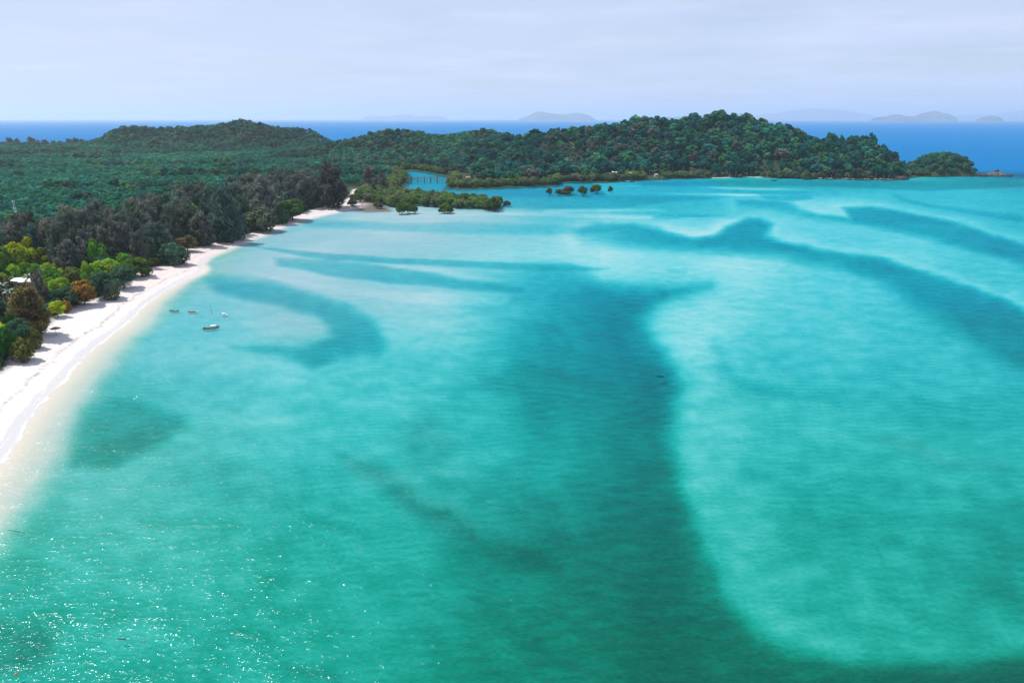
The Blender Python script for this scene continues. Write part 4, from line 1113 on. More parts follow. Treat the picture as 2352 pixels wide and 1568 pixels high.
# bare pinkish trees
for i, (cx, top, Y_, lab) in enumerate([(1792,297,858,'leafless pink tree on the skyline past the emergent'),(2096,372,792,'leafless pink tree in the dip before the islet'),(1612,327,830,'leafless pale tree on the headland slope under the summit'),(1848,308,846,'leafless pale tree among the saddle crowns')]):
    X_, z = Zat(cx, top, Y_); gz = float(ground_z(X_, Y_)) - 0.2
    e = empty('bare_tree', (X_, Y_, gz), i * 1.3, ((z - gz) / 13.5,) * 3)
    tag(e, lab, 'tree')
    bare_tree_mb(13.0, i + 3).build('trunk', simple('pink_bark', (0.36, 0.25, 0.22), 0.9), e)
    cr = lobe_cloud([(rng.normal() * 2.4, rng.normal() * 2.4, 9 + rng.normal() * 1.5, 1.3, 0.5) for _ in range(9)], 160, 0.34)
    c = link(bpy.data.objects.new('crown', crown_mesh('sparse_crown', *cr)), e); c.color = C(0.30, 0.20, 0.17)

# ---- masses of forest as one object each (instanced trees on the terrain)
def mass_object(name, rows, protos, cols, label):
    coll = bpy.data.collections.new(name + '_kinds')
    for pi, me_ in enumerate(protos):
        me2 = me_.copy(); me2.materials[0] = LEAF_MASS
        coll.objects.link(bpy.data.objects.new('%s_kind_%03d' % (name, pi), me2))
    rows = np.array(rows)
    me = bpy.data.meshes.new(name); me.vertices.add(len(rows)); me.vertices.foreach_set('co', rows[:, :3].astype(np.float32).ravel())
    a = me.attributes.new('kind_index', 'INT', 'POINT'); a.data.foreach_set('value', rows[:, 5].astype(np.int32) % len(protos))
    ck = rows[:, 5].astype(int) // len(protos); cv_ = np.array([c[:3] for c in cols])[ck] * (0.72 + 0.62 * rng.random((len(rows), 1))) * (0.62 + 0.80 * vnoise(rows[:, 0], rows[:, 1], 75, 57, 3))[:, None]
    a = me.attributes.new('leaf_colour', 'FLOAT_VECTOR', 'POINT'); a.data.foreach_set('vector', cv_.astype(np.float32).ravel())
    a = me.attributes.new('size', 'FLOAT_VECTOR', 'POINT'); a.data.foreach_set('vector', np.stack([rows[:, 3], rows[:, 3], rows[:, 4]], 1).astype(np.float32).ravel())
    a = me.attributes.new('turn', 'FLOAT_VECTOR', 'POINT'); tv = np.zeros((len(rows), 3), np.float32); tv[:, 2] = rng.random(len(rows)) * 6.28; a.data.foreach_set('vector', tv.ravel())
    ob = link(bpy.data.objects.new(name, me))
    tag(ob, label, 'forest', None, 'stuff')
    ng = bpy.data.node_groups.new(name + '_nodes', 'GeometryNodeTree')
    ng.interface.new_socket('Geometry', in_out='INPUT', socket_type='NodeSocketGeometry'); ng.interface.new_socket('Geometry', in_out='OUTPUT', socket_type='NodeSocketGeometry')
    gi = ng.nodes.new('NodeGroupInput'); go = ng.nodes.new('NodeGroupOutput')
    ci = ng.nodes.new('GeometryNodeCollectionInfo'); ci.inputs['Collection'].default_value = coll; ci.inputs['Separate Children'].default_value = True; ci.inputs['Reset Children'].default_value = True
    ip = ng.nodes.new('GeometryNodeInstanceOnPoints'); ip.inputs['Pick Instance'].default_value = True
    def attr(nm, ty):
        q = ng.nodes.new('GeometryNodeInputNamedAttribute'); q.data_type = ty; q.inputs['Name'].default_value = nm; return q.outputs[0]
    ng.links.new(gi.outputs[0], ip.inputs['Points']); ng.links.new(ci.outputs[0], ip.inputs['Instance'])
    ng.links.new(attr('kind_index', 'INT'), ip.inputs['Instance Index']); ng.links.new(attr('size', 'FLOAT_VECTOR'), ip.inputs['Scale'])
    er = ng.nodes.new('FunctionNodeEulerToRotation'); ng.links.new(attr('turn', 'FLOAT_VECTOR'), er.inputs[0]); ng.links.new(er.outputs[0], ip.inputs['Rotation'])
    ng.links.new(ip.outputs[0], go.inputs[0])
    mo = ob.modifiers.new('plant', 'NODES'); mo.node_group = ng
    return ob
man_mesh = [joined('mangrove_tree', cr_, MB().tube([(0, 0, -1), (0.1, 0, 2), (0.3, 0.2, 4.5)], [0.2, 0.16, 0.06], 5, False), BARK) for _, _, cr_ in MAN]
mass_object('mangrove_forest', man_rows, man_mesh, c_man, 'low olive mangrove wood behind the front trees of the far shore')
mass_object('headland_forest', mass, [j[0] for j in JUN], c_jun, 'dense rainforest covering the upper headland')

# the wide plain and the inland hills
X, Y = scatter_pts(-1850, 80, 180, 1540, 5.6, 41)
sd_ = poly_sd(X, Y, VEG)
inv_ = in_view(X, Y, 15 + 0 * X, 90)
ok = (sd_ > np.where(Y > 560, 16, 60)) & (poly_sd(X, Y, COAST) > 8) & inv_ & ~((X > -60) & (Y < 1010))
X, Y, sd_ = X[ok], Y[ok], sd_[ok]
gzv = ground_z(X, Y)
n1 = vnoise(X, Y, 70, 71, 3); n2 = vnoise(X, Y, 26, 73, 2)
hilly = gzv > 7
# mixed wood (round jungle crowns) or even rows of the plantation
mixed = ((sd_ < 105 + 60 * (n1 - 0.5)) & (Y < 620)) | (n1 > 0.60) | (hilly & (n1 + gzv / 110 > 0.66)) | ((Y > 1430) & (n2 > 0.45)) | ((X > -230) & (Y > 700) & (n1 > 0.45))
c_pla = [C(0.036, 0.190, 0.110), C(0.026, 0.165, 0.108), C(0.058, 0.220, 0.105), C(0.018, 0.135, 0.104)]
c_mix = [C(0.020, 0.130, 0.085), C(0.036, 0.160, 0.080), C(0.070, 0.200, 0.072), C(0.012, 0.100, 0.085), C(0.080, 0.120, 0.100), C(0.022, 0.135, 0.095)]
d_ = np.hypot(X, Y); order = np.argsort(d_)
rows_p, rows_m = [], []; np1 = nm1 = 0
r2 = np.random.default_rng(9)
for i in order:
    x, y, gz = X[i], Y[i], gzv[i] - 0.2
    if mixed[i]:
        if r2.random() < 0.30: continue
        h_ = 6.0 + 6.5 * r2.random() * (0.6 + 0.8 * n2[i]); s_ = h_ / 13.8; sw = max(s_, 0.5) * r2.uniform(1.0, 1.3); ci = int(r2.integers(6)) if r2.random() < 0.9 else 4
        if nm1 < 300:
            nm1 += 1
            o = link(bpy.data.objects.new('woodland_tree', JUN[int(r2.integers(6))][0])); o.location = (x, y, gz); o.scale = (sw, sw, s_); o.rotation_euler = (0, 0, r2.random() * 6.28)
            o.color = jit(c_mix[ci], 0.15); tag(o, 'round green tree of the mixed wood inland of the feathery belt', 'tree', 'trees of the mixed wood')
        else: rows_m.append((x, y, gz, sw, s_, int(r2.integers(6)) + 6 * ci))
    else:
        h_ = 6.2 + 1.6 * r2.random() + 1.2 * (n2[i] - 0.5); s_ = h_ / 7.6; sw = s_ * r2.uniform(0.95, 1.2); ci = int(np.clip((n2[i] - 0.25) * 8, 0, 3)) if r2.random() < 0.6 else int(r2.integers(4))
        if np1 < 300:
            np1 += 1
            o = link(bpy.data.objects.new('plantation_tree', PLA[int(r2.integers(4))][0])); o.location = (x, y, gz); o.scale = (sw, sw, s_); o.rotation_euler = (0, 0, r2.random() * 6.28)
            o.color = jit(c_pla[ci], 0.12); tag(o, 'even green tree on the near side of the plantation plain', 'tree', 'trees on the near side of the plantation')
        else: rows_p.append((x, y, gz, sw, s_, int(r2.integers(4)) + 4 * ci))
mass_object('plantation_forest', rows_p, [p[0] for p in PLA], c_pla, 'even green plantation covering the plain behind the beach')
mass_object('woodland_forest', rows_m, [j[0] for j in JUN], c_mix, 'mixed dark woodland of the plain and the far hills')
# ------------------------------------------------------------------ things
def px(D_px, X_, Y_): return D_px * (Y_ * ct + H * st) / 1568.0
ROOF_W = simple('white_sheet_roof', (0.80, 0.80, 0.82), 0.5, 0.08, 1.2)
ROOF_P = simple('mauve_sheet_roof', (0.42, 0.36, 0.42), 0.6, 0.15, 1.2)
ROOF_R = simple('rusty_sheet_roof', (0.46, 0.27, 0.19), 0.7, 0.25, 1.2)
ROOF_G = simple('grey_sheet_roof', (0.45, 0.46, 0.48), 0.6, 0.15, 1.2)
WALL_B = simple('brick_render', (0.36, 0.24, 0.19), 0.85, 0.2, 1.0)
WALL_P = simple('pale_render', (0.62, 0.60, 0.56), 0.85, 0.12, 1.0)
PANE = simple('dark_glass', (0.02, 0.025, 0.03), 0.15, 0.1, 1.0, 0.5)

def house(loc, rz, w, d, hw, roof, wall, label, shed=False, pitch=0.35):
    e = empty('house', loc, rz); tag(e, label, 'house')
    MB().box((0, 0, hw / 2), (w, d, hw)).build('wall', wall, e)
    m_ = MB(); ov = 0.45; t = 0.12
    if shed:
        z0, z1 = hw + 0.02, hw + 0.02 + d * pitch * 0.55
        a = [(-w/2-ov, -d/2-ov, z0), (w/2+ov, -d/2-ov, z0), (w/2+ov, d/2+ov, z1), (-w/2-ov, d/2+ov, z1)]
        m_.add(a + [(x, y, z + t) for x, y, z in a], [(3,2,1,0),(4,5,6,7),(0,1,5,4),(1,2,6,5),(2,3,7,6),(3,0,4,7)])
    else:
        r = hw + d / 2 * pitch * 1.6
        for s_ in (-1, 1):
            a = [(-w/2-ov, s_*(d/2+ov), hw-0.1), (w/2+ov, s_*(d/2+ov), hw-0.1), (w/2+ov, 0, r), (-w/2-ov, 0, r)]
            m_.add(a + [(x, y, z + t) for x, y, z in a], [(3,2,1,0),(4,5,6,7),(0,1,5,4),(1,2,6,5),(2,3,7,6),(3,0,4,7)])
        wallg = MB().add([(-w/2+0.01,-d/2,hw),(-w/2+0.01,d/2,hw),(-w/2+0.01,0,r-0.05),(-w/2+0.15,-d/2,hw),(-w/2+0.15,d/2,hw),(-w/2+0.15,0,r-0.05),
             (w/2-0.01,-d/2,hw),(w/2-0.01,d/2,hw),(w/2-0.01,0,r-0.05),(w/2-0.15,-d/2,hw),(w/2-0.15,d/2,hw),(w/2-0.15,0,r-0.05)], [(0,1,2),(3,5,4),(6,8,7),(9,10,11)])
        wallg.build('gable', wall, e)
    m_.build('roof', roof, e)
    do = MB().box((-w * 0.2, -d / 2 - 0.03, 1.0), (0.9, 0.06, 2.0)).build('door', WOOD, e)
    MB().box((-w * 0.2 + 0.33, -d / 2 - 0.09, 1.0), (0.06, 0.06, 0.14)).build('handle', METAL, do)
    for q in (0.12, 0.34):
        wi = MB().box((w * q, -d / 2 - 0.025, 1.45), (0.95, 0.05, 0.95)).build('window', WHITE, e)
        MB().box((w * q, -d / 2 - 0.06, 1.45), (0.75, 0.03, 0.75)).build('pane', PANE, wi)
    return e
for cx, eave, w_, d_, roof, wall, lab in [(63, 648.5, 6.2, 4.6, ROOF_W, WALL_B, 'house with a bright white sheet roof behind the brown feathery tree'),
     (35, 647, 4.0, 4.0, ROOF_W, WALL_P, 'smaller white roofed house left of the bright roofed one'), (-2, 647, 3.6, 4.0, ROOF_W, WALL_P, 'white roof corner cut by the frame edge beside the palms')]:
    X_, Y_ = P(cx, eave, 1.9 + 2.6); house((X_, Y_ + d_ / 2 + 0.4, float(ground_z(X_, Y_ + d_ / 2))), 0, w_, d_, 2.6, roof, wall, lab, True)
X_, Y_ = P(303, 577, 4.2); house((X_, Y_ + 2.2, float(ground_z(X_, Y_ + 2))), 0.05, 6.0, 4.0, 2.3, ROOF_P, WALL_B, 'mauve roofed house in the dark gap under the feathery trees')
for x, y, w_, rf_, lab in VSPOT:
    roof = dict(W=ROOF_W, G=ROOF_G, P=ROOF_P, R=ROOF_R)[rf_]
    house((x, y, float(ground_z(x, y)) - 0.2), rng.uniform(-0.3, 0.3), w_, w_ * 0.7, 2.7, roof, WALL_P, lab)

# turquoise water tank on a stand
X_, Y_ = P(334, 571, 4.0); gz = float(ground_z(X_, Y_))
e = empty('water_tank', (X_, Y_, gz)); tag(e, 'turquoise water tank on a stand under the feathery trees', 'tank')
TEAL = simple('turquoise_plastic', (0.08, 0.50, 0.50), 0.4, 0.08)
tk = MB().tube([(0, 0, 2.0), (0, 0, 2.1), (0, 0, 3.1), (0, 0, 3.35), (0, 0, 3.45)], [0.55, 0.72, 0.72, 0.45, 0.2], 14).build('barrel', TEAL, e, True)
MB().tube([(0, 0, 3.44), (0, 0, 3.55)], [0.24, 0.2], 10).build('lid', DARK, tk)
MB().box((0, 0, 1.93), (1.5, 1.5, 0.12)).build('platform', WOOD, e)
for sx_, sy_ in ((1, 1), (1, -1), (-1, 1), (-1, -1)): MB().box((sx_ * 0.62, sy_ * 0.62, 0.93), (0.12, 0.12, 1.87)).build('leg', WOOD, e)

# steel communications mast
X_, Y_ = MAST; gz = float(ground_z(X_, Y_)); _, ztop = Zat(42.7, 461, Y_); hm = ztop - gz
e = empty('communications_mast', (X_, Y_, gz)); tag(e, 'slim pale steel mast with aerials above the trees', 'mast')
legs = [(0.5 * math.cos(a), 0.5 * math.sin(a)) for a in (0.5, 2.6, 4.7)]
for lx, ly in legs: MB().tube([(lx, ly, 0), (lx * 0.6, ly * 0.6, hm * 0.9)], 0.07, 5).build('leg', METAL, e)
m_ = MB(); nb = 12
for i in range(nb):
    z0, z1 = hm * 0.9 * i / nb, hm * 0.9 * (i + 1) / nb
    for k in range(3):
        a, b_ = legs[k], legs[(k + 1) % 3]; t0, t1 = 1 - 0.4 * i / nb, 1 - 0.4 * (i + 1) / nb
        m_.tube([(a[0] * t0, a[1] * t0, z0), (b_[0] * t1, b_[1] * t1, z1)], 0.035, 4); m_.tube([(a[0] * t1, a[1] * t1, z1), (b_[0] * t1, b_[1] * t1, z1)], 0.035, 4)
m_.build('lattice', METAL, e)
MB().tube([(0, 0, hm * 0.88), (0, 0, hm)], 0.08, 6).build('top_pole', METAL, e)
for k, (z_, a) in enumerate([(0.97, 0.3), (0.97, 2.4), (0.97, 4.5), (0.70, 0.2), (0.70, 3.0), (0.60, 1.2)]):
    MB().box((math.cos(a) * 0.55, math.sin(a) * 0.55, hm * z_), (0.22, 0.3, 1.1), a).build('aerial', WHITE, e)
MB().box((0, 0, hm * 0.56), (1.5, 1.5, 0.08)).build('platform', METAL, e)

# beach parasol
X_, Y_ = P(130, 768, 1.2); e = empty('beach_parasol', (X_, Y_, float(ground_z(X_, Y_)))); tag(e, 'small grey thatched parasol alone on the white sand', 'parasol')
MB().tube([(0, 0, -0.2), (0, 0, 2.3)], 0.05, 6).build('pole', WOOD, e)
cv = [(0, 0, 2.5)]; n_ = 14
for r_, z_ in ((0.7, 2.3), (1.35, 2.0)):
    cv += [(math.cos(6.283 * k / n_) * r_ * (1 + 0.05 * (k % 2)), math.sin(6.283 * k / n_) * r_ * (1 + 0.05 * (k % 2)), z_ - 0.05 * (k % 2)) for k in range(n_)]
cf = [(0, 1 + k, 1 + (k + 1) % n_) for k in range(n_)] + [(1 + k, 1 + n_ + k, 1 + n_ + (k + 1) % n_, 1 + (k + 1) % n_) for k in range(n_)]
MB().add(cv, cf).build('canopy', simple('thatch', (0.16, 0.15, 0.14), 0.9, 0.3, 6.0), e)

# boats
def hull_mesh(Ln, beam, free_, bow=0.5, stern=0.8, rise=0.35, n=14):
    """open hull with outer skin, gunwale and inner skin"""
    secs = []
    for i in range(n + 1):
        t = i / n; x = (t - 0.5) * Ln
        b = beam / 2 * (stern + (1 - stern) * min(1, t / 0.35)) * (1 - max(0, (t - bow) / (1 - bow)) ** 2.2) + 0.015
        s_ = free_ + rise * max(0, (t - 0.45) / 0.55) ** 2 + rise * 0.25 * max(0, (0.3 - t) / 0.3)
        k = -0.22 + 0.20 * max(0, (t - 0.7) / 0.3) ** 2
        secs.append((x, b, s_, k))
    prof = lambda b, s_, k, o_: [(-b * 1.0, s_), (-b * 0.88, (s_ + k) * 0.45), (-b * 0.5, k * 0.9 + 0.02), (0, k), (b * 0.5, k * 0.9 + 0.02), (b * 0.88, (s_ + k) * 0.45), (b * 1.0, s_)]
    v, f = [], []
    for x, b, s_, k in secs: v += [(x, y, z) for y, z in prof(b, s_, k, 0)]
    for x, b, s_, k in secs: v += [(x * 0.97, y * 0.90, max(z, k + 0.07) - (0.0 if abs(y) > b * 0.95 else -0.05)) for y, z in prof(b, s_, k, 0)]
    m7 = 7; o2 = (n + 1) * m7
    for i in range(n):
        for j in range(6):
            a = i * m7 + j; f.append((a, a + m7, a + m7 + 1, a + 1)); a += o2; f.append((a, a + 1, a + m7 + 1, a + m7))
        for j in (0, 6):
            a = i * m7 + j; q = [a, a + o2, a + o2 + m7, a + m7]; f.append(tuple(q if j == 0 else q[::-1]))
    for i, rv in ((0, False), (n, True)):
        for j in range(6):
            a = i * m7 + j; q = [a, a + 1, a + o2 + 1, a + o2]; f.append(tuple(q if not rv else q[::-1]))
    return MB().add(v, f)
def motor(e, x, z, s_=1.0):
    o = MB().box((x - 0.16 * s_, 0, z + 0.22 * s_), (0.34 * s_, 0.30 * s_, 0.40 * s_), 0, 0.8).build('outboard_motor', DARK, e)
    MB().box((x - 0.16 * s_, 0, z - 0.28 * s_), (0.10 * s_, 0.09 * s_, 0.64 * s_)).build('shaft', DARK, o)
    MB().tube([(x, 0, z + 0.2 * s_), (x + 0.45 * s_, 0.1 * s_, z + 0.3 * s_)], 0.025 * s_, 5).build('tiller', DARK, o)
def boat(cx, cy_, wpx, rz, label, hullmat, kind):
    X_, Y_ = P(cx, cy_); Ln = px(wpx, X_, Y_) / max(math.cos(rz), 0.5)
    e = empty('moored_boat', (X_, Y_, 0.06), rz); tag(e, label, 'boat'); s_ = Ln / 4.0
    if kind == 'punt': hm_ = hull_mesh(Ln, Ln * 0.27, 0.30 * s_, 0.86, 0.95, 0.05 * s_)
    else: hm_ = hull_mesh(Ln, Ln * (0.24 if kind != 'canopy' else 0.36), 0.34 * s_, 0.5, 0.72, 0.30 * s_)
    hm_.build('hull', hullmat, e, False)
    nt_ = 3 if kind != 'cabin' else 2
    for k in range(nt_): MB().box((Ln * (-0.26 + 0.2 * k), 0, 0.22 * s_), (0.16 * s_, Ln * 0.20, 0.05)).build('thwart', WOOD if kind != 'canopy' else WHITE, e)
    if kind != 'cabin': motor(e, -Ln * 0.49, 0.22 * s_, 0.75 * s_)
    if kind == 'skiff':
        MB().box((Ln * 0.18, 0, 0.24 * s_), (Ln * 0.30, Ln * 0.14, 0.12 * s_), 0, 0.9).build('white_cover', WHITE, e)
    if kind == 'punt':
        MB().box((Ln * 0.44, 0, 0.33 * s_), (Ln * 0.13, Ln * 0.22, 0.10 * s_)).build('foredeck', WHITE, e)
        MB().box((-Ln * 0.02, 0, 0.06 * s_), (Ln * 0.70, Ln * 0.19, 0.03)).build('floorboards', simple('peach_paint', (0.62, 0.36, 0.26), 0.6), e)
    if kind == 'canopy':
        ca = MB().box((-Ln * 0.12, 0, 1.05 * s_), (Ln * 0.42, Ln * 0.30, 0.07), 0, 0.92).build('canopy', simple('pale_blue_canvas', (0.55, 0.72, 0.85), 0.7), e)
        for a in (-1, 1):
            for b_ in (-1, 1): MB().tube([(-Ln * 0.12 + a * Ln * 0.18, b_ * Ln * 0.13, 0.3 * s_), (-Ln * 0.12 + a * Ln * 0.18, b_ * Ln * 0.13, 1.02 * s_)], 0.025, 5).build('post', METAL, ca)
        MB().box((Ln * 0.30, 0, 0.40 * s_), (Ln * 0.26, Ln * 0.18, 0.05), 0, 0.8).build('foredeck', WHITE, e)
        MB().box((-Ln * 0.05, 0, 0.42 * s_), (Ln * 0.10, Ln * 0.14, 0.36 * s_), 0, 0.9).build('console', PANE, e)
    if kind == 'cabin':
        ca = MB().box((Ln * 0.14, 0, 0.55 * s_), (Ln * 0.30, Ln * 0.19, 0.42 * s_), 0, 0.9).build('cabin', WALL_P, e)
        MB().box((Ln * 0.14, 0, 0.79 * s_), (Ln * 0.34, Ln * 0.22, 0.06), 0, 0.92).build('roof', WHITE, ca)
        for k in (-0.08, 0.02, 0.12): MB().box((Ln * (0.12 + k), -Ln * 0.096, 0.60 * s_), (Ln * 0.06, 0.02, 0.15 * s_)).build('window', PANE, ca)
        MB().box((-Ln * 0.38, 0, 0.42 * s_), (Ln * 0.10, Ln * 0.10, 0.28 * s_), 0, 0.8).build('engine_box', DARK, e)
        MB().tube([(-Ln * 0.42, 0, 0.5 * s_), (-Ln * 0.62, 0.06, 0.05)], 0.03, 5).build('propeller_shaft', DARK, e)
        MB().tube([(Ln * 0.5, 0, 0.60 * s_), (Ln * 0.55, 0, 0.85 * s_)], [0.06, 0.03], 6).build('stem_post', WOOD, e)
        MB().box((-Ln * 0.12, 0, 0.10 * s_), (Ln * 0.40, Ln * 0.15, 0.03)).build('floorboards', WOOD, e)
HUL_G = simple('grey_white_hull', (0.26, 0.24, 0.23), 0.55, 0.15, 2.0)
HUL_P = simple('peach_hull', (0.42, 0.21, 0.15), 0.55, 0.12, 2.0)
HUL_B = simple('buff_hull', (0.27, 0.25, 0.20), 0.6, 0.15, 2.0)
boat(401, 715, 22, -0.12, 'grey open skiff with a white cover, moored nearest the beach', HUL_G, 'skiff')
boat(443, 717, 20, 0.0, 'peach coloured punt with a black outboard moored beside the grey skiff', HUL_P, 'punt')
boat(516, 724, 18, -0.15, 'small white boat with a pale blue canopy moored past the pole', WHITE, 'canopy')
boat(485, 755, 32, 0.42, 'long buff boat with a white roofed cabin, nearest to the open bay', HUL_B, 'cabin')
for cx, cy_, w_, rz, mt_, lab, kd in [(1778, 415, 14, 0.1, DARK, 'dark longboat lying off the sandy coves of the headland', 'skiff'), (1441, 417, 9, 0.0, WHITE, 'white dinghy at the shore before the village', 'skiff'),
     (1461, 419, 6, 0.2, WHITE, 'tiny white dinghy right of the one before the village', 'skiff'), (1518, 416.5, 6, 0.0, WHITE, 'tiny white dinghy off the village landing', 'skiff')]:
    boat(cx, cy_, w_, rz, lab, mt_, kd)
X_, Y_ = P(486, 720); MB().tube([(X_, Y_, -2.0), (X_ + 0.03, Y_, 0.6), (X_ - 0.02, Y_, px(19, X_, Y_))], [0.06, 0.055, 0.04], 6).build('mooring_pole', WOOD)
tag(bpy.data.objects['mooring_pole'], 'thin upright wooden pole standing in the water among the boats', 'pole')

# footbridge over the creek
A = Vector((*P(918, 419), 0)); B = Vector((*P(1050, 418), 0)); L_ = (B - A).length; az = math.atan2(B.y - A.y, B.x - A.x); zd = px(9.2, A.x, A.y)
e = empty('footbridge', A, az); tag(e, 'long timber footbridge on piles across the creek mouth', 'footbridge')
pm = MB().box((0.75, 0, zd), (1.42, 1.6, 0.10)).mesh('plank', WOOD); npk = int(L_ / 1.5)
for k in range(npk):
    o = link(bpy.data.objects.new('plank', pm), e); o.location = (k * 1.5, 0, rng.normal() * 0.015)
for s_ in (-1, 1):
    m_ = MB().box((L_ / 2, s_ * 0.78, zd + 1.0), (L_, 0.09, 0.10)).box((L_ / 2, s_ * 0.78, zd + 0.55), (L_, 0.06, 0.07))
    for k in range(int(L_ / 3) + 1): m_.box((k * 3.0, s_ * 0.78, zd + 0.5), (0.09, 0.10, 1.0))
    m_.build('railing', WOOD, e)
    MB().box((L_ / 2, s_ * 0.6, zd - 0.17), (L_, 0.14, 0.22)).build('beam', WOOD, e)
    MB().box((L_ / 2, s_ * 0.72, zd * 0.45), (L_ * 0.92, 0.10, 0.14)).build('brace', WOOD, e)
pl = MB().box((0, 0, 0), (0.20, 0.20, zd + 2.6)).mesh('pile', WOOD)
for k in range(1, int(L_ / 3.0)):
    for s_ in (-1, 1):
        o = link(bpy.data.objects.new('pile', pl), e); o.location = (k * 3.0, s_ * 0.6, (zd - 2.6) / 2 - 0.15)
tp_ = MB().box((0, 0, 0), (0.75, 0.5, zd + 3.6)).mesh('tower_post', simple('dark_pile', (0.10, 0.075, 0.07), 0.9))
for dxx in (945, 959.6, 974.5, 989.5, 1004.5):
    o = link(bpy.data.objects.new('tower_post', tp_), e); o.location = ((dxx - 918) / 132 * L_, -1.1, (zd + 3.6) / 2 - 2.4)

# rocks
def rock_mesh(name, rx, ry, rz_, seed, mat, n=14):
    u = np.linspace(0, 2 * math.pi, 2 * n, endpoint=False); v = np.linspace(-0.5 * math.pi, 0.5 * math.pi, n)
    U, V = np.meshgrid(u, v); d = np.stack([np.cos(V) * np.cos(U), np.cos(V) * np.sin(U), np.sin(V)], -1).reshape(-1, 3)
    k = 0.72 + 0.55 * vnoise(d[:, 0] * 3 + seed * 7.7 + d[:, 2] * 1.9, d[:, 1] * 3 + d[:, 2] * 2.3, 1.0, seed, 4)
    p = d * k[:, None] * np.array([rx, ry, rz_])
    f = []
    for i in range(n - 1):
        for j in range(2 * n): f.append((i * 2 * n + j, i * 2 * n + (j + 1) % (2 * n), (i + 1) * 2 * n + (j + 1) % (2 * n), (i + 1) * 2 * n + j))
    return np_mesh(name, p, f, [mat])
ROCK_D = simple('dark_rock', (0.055, 0.048, 0.045), 0.85, 0.35, 0.5); ROCK_T = simple('tan_rock', (0.105, 0.088, 0.075), 0.85, 0.5, 0.35)
for cx, cy_, w_, h_, mt_, lab, sd in [(2254, 404, 40, 5, ROCK_D, 'low dark reef between the islet and the peaked rock', 1), (2294, 403.5, 44, 6, ROCK_T, 'tan and black rock rising at the end of the reef', 2),
     (2287, 400.5, 11, 9, ROCK_T, 'peaked tan boulder on top of the end rock', 3), (2291, 401, 6, 10, ROCK_D, 'small dark knob beside the peaked boulder', 8), (2318, 404, 20, 3, ROCK_D, 'last low rock awash past the peaked one', 4), (2072, 412, 34, 6, ROCK_D, 'dark flat rock in the water before the islet', 5), (2222, 404, 30, 5, ROCK_D, 'dark rock shelf at the foot of the islet', 6)]:
    X_, Y_ = P(cx, cy_); r_ = px(w_, X_, Y_) / 2
    o = link(bpy.data.objects.new('sea_rock', rock_mesh('sea_rock', r_ * 1.1, r_ * 0.55, px(h_, X_, Y_) * 1.1, sd, mt_))); o.location = (X_, Y_ + r_ * 0.3, 0.0); tag(o, lab, 'rock')
rm = [rock_mesh('shore_rock', 1.3, 1.0, 0.7, 20 + k, ROCK_T if k % 2 else simple('grey_rock', (0.20, 0.175, 0.16), 0.9, 0.3), 8) for k in range(4)]
for i in range(46):
    cx = 1748 + 300 * (i + rng.random()) / 46; X_, Y_ = P(cx, np.interp(cx, [1745, 1826, 1911, 2045], [407, 409, 411, 413]) + rng.uniform(-0.8, 0.5))
    o = link(bpy.data.objects.new('shore_rock', rm[i % 4])); o.location = (X_, Y_, 0.05); s_ = rng.uniform(0.7, 1.9); o.scale = (s_ * 1.6, s_, s_); o.rotation_euler = (0, 0, rng.random() * 6)
    tag(o, 'boulder in the grey rocky strip under the headland', 'rock', 'boulders under the headland')

# far islands
ISLE = simple('far_forest_and_cliff', (0.055, 0.080, 0.055), 0.9, 0.35, 0.002)
def island(prof, Y_, thick, label, seed, rough=1.0):
    xs = [p[0] for p in prof]; ys = [p[1] for p in prof]; n = 90; mrow = 15
    v = []; f = []
    for i in range(n + 1):
        dx = xs[0] + (xs[-1] - xs[0]) * i / n; X_, z = Zat(dx, float(np.interp(dx, xs, ys)), Y_)
        z = max(z * (1 + 0.16 * rough * (float(vnoise(np.array([X_]), np.array([0.0]), 480, seed, 4)[0]) - 0.5)), 0)
        for j in range(mrow):
            s_ = -1 + 2 * j / (mrow - 1); hz = z * max(0, 1 - s_ * s_) ** 0.6 * (0.86 + 0.28 * float(vnoise(np.array([X_]), np.array([s_ * 1900.0]), 560, seed + 5, 3)[0])) - 1.0
            v.append((X_, Y_ + s_ * thick * (0.35 + 0.65 * min(1, z / 260)), hz))
    for i in range(n):
        for j in range(mrow - 1): a = i * mrow + j; f.append((a, a + mrow, a + mrow + 1, a + 1))
    o = link(bpy.data.objects.new('distant_island', np_mesh('distant_island', v, f, [ISLE]))); tag(o, label, 'island'); return o
island([(828,281),(838,270),(850,265),(880,267),(905,266),(930,263),(945,266),(960,268),(990,266),(1020,269),(1042,281)], 30375, 1100, 'long faint island low on the horizon, first beyond the far hills', 1)
island([(1182,281),(1195,272),(1215,266),(1230,258),(1240,257),(1258,260),(1280,261),(1300,262),(1330,260),(1350,264),(1376,281)], 21000, 1320, 'hazy long backed island standing alone on the horizon', 2)
island([(1530,281),(1536,268),(1545,272),(1556,268),(1566,270),(1590,262),(1605,264),(1625,261),(1650,262),(1680,264),(1690,266),(1700,261),(1715,264),(1722,281)], 16500, 1100, 'broken karst island peeping over the headland summit', 3, 1.8)
island([(1725,281),(1745,264),(1790,260),(1830,254),(1870,250),(1900,250),(1940,254),(1975,262),(2000,268),(2014,281)], 32625, 1980, 'very pale wide island behind the skyline saddle', 4)
island([(2016,281),(2020,270),(2050,266),(2058,263),(2070,266),(2090,266),(2105,270),(2112,281)], 16500, 770, 'low pair of karst knobs left of the steep dome island', 5, 1.6)
island([(2118,281),(2122,266),(2130,257),(2140,254.5),(2150,257),(2158,263),(2166,260),(2175,266),(2180,281)], 17500, 770, 'steep domed karst island clearest on the horizon', 6, 1.0)
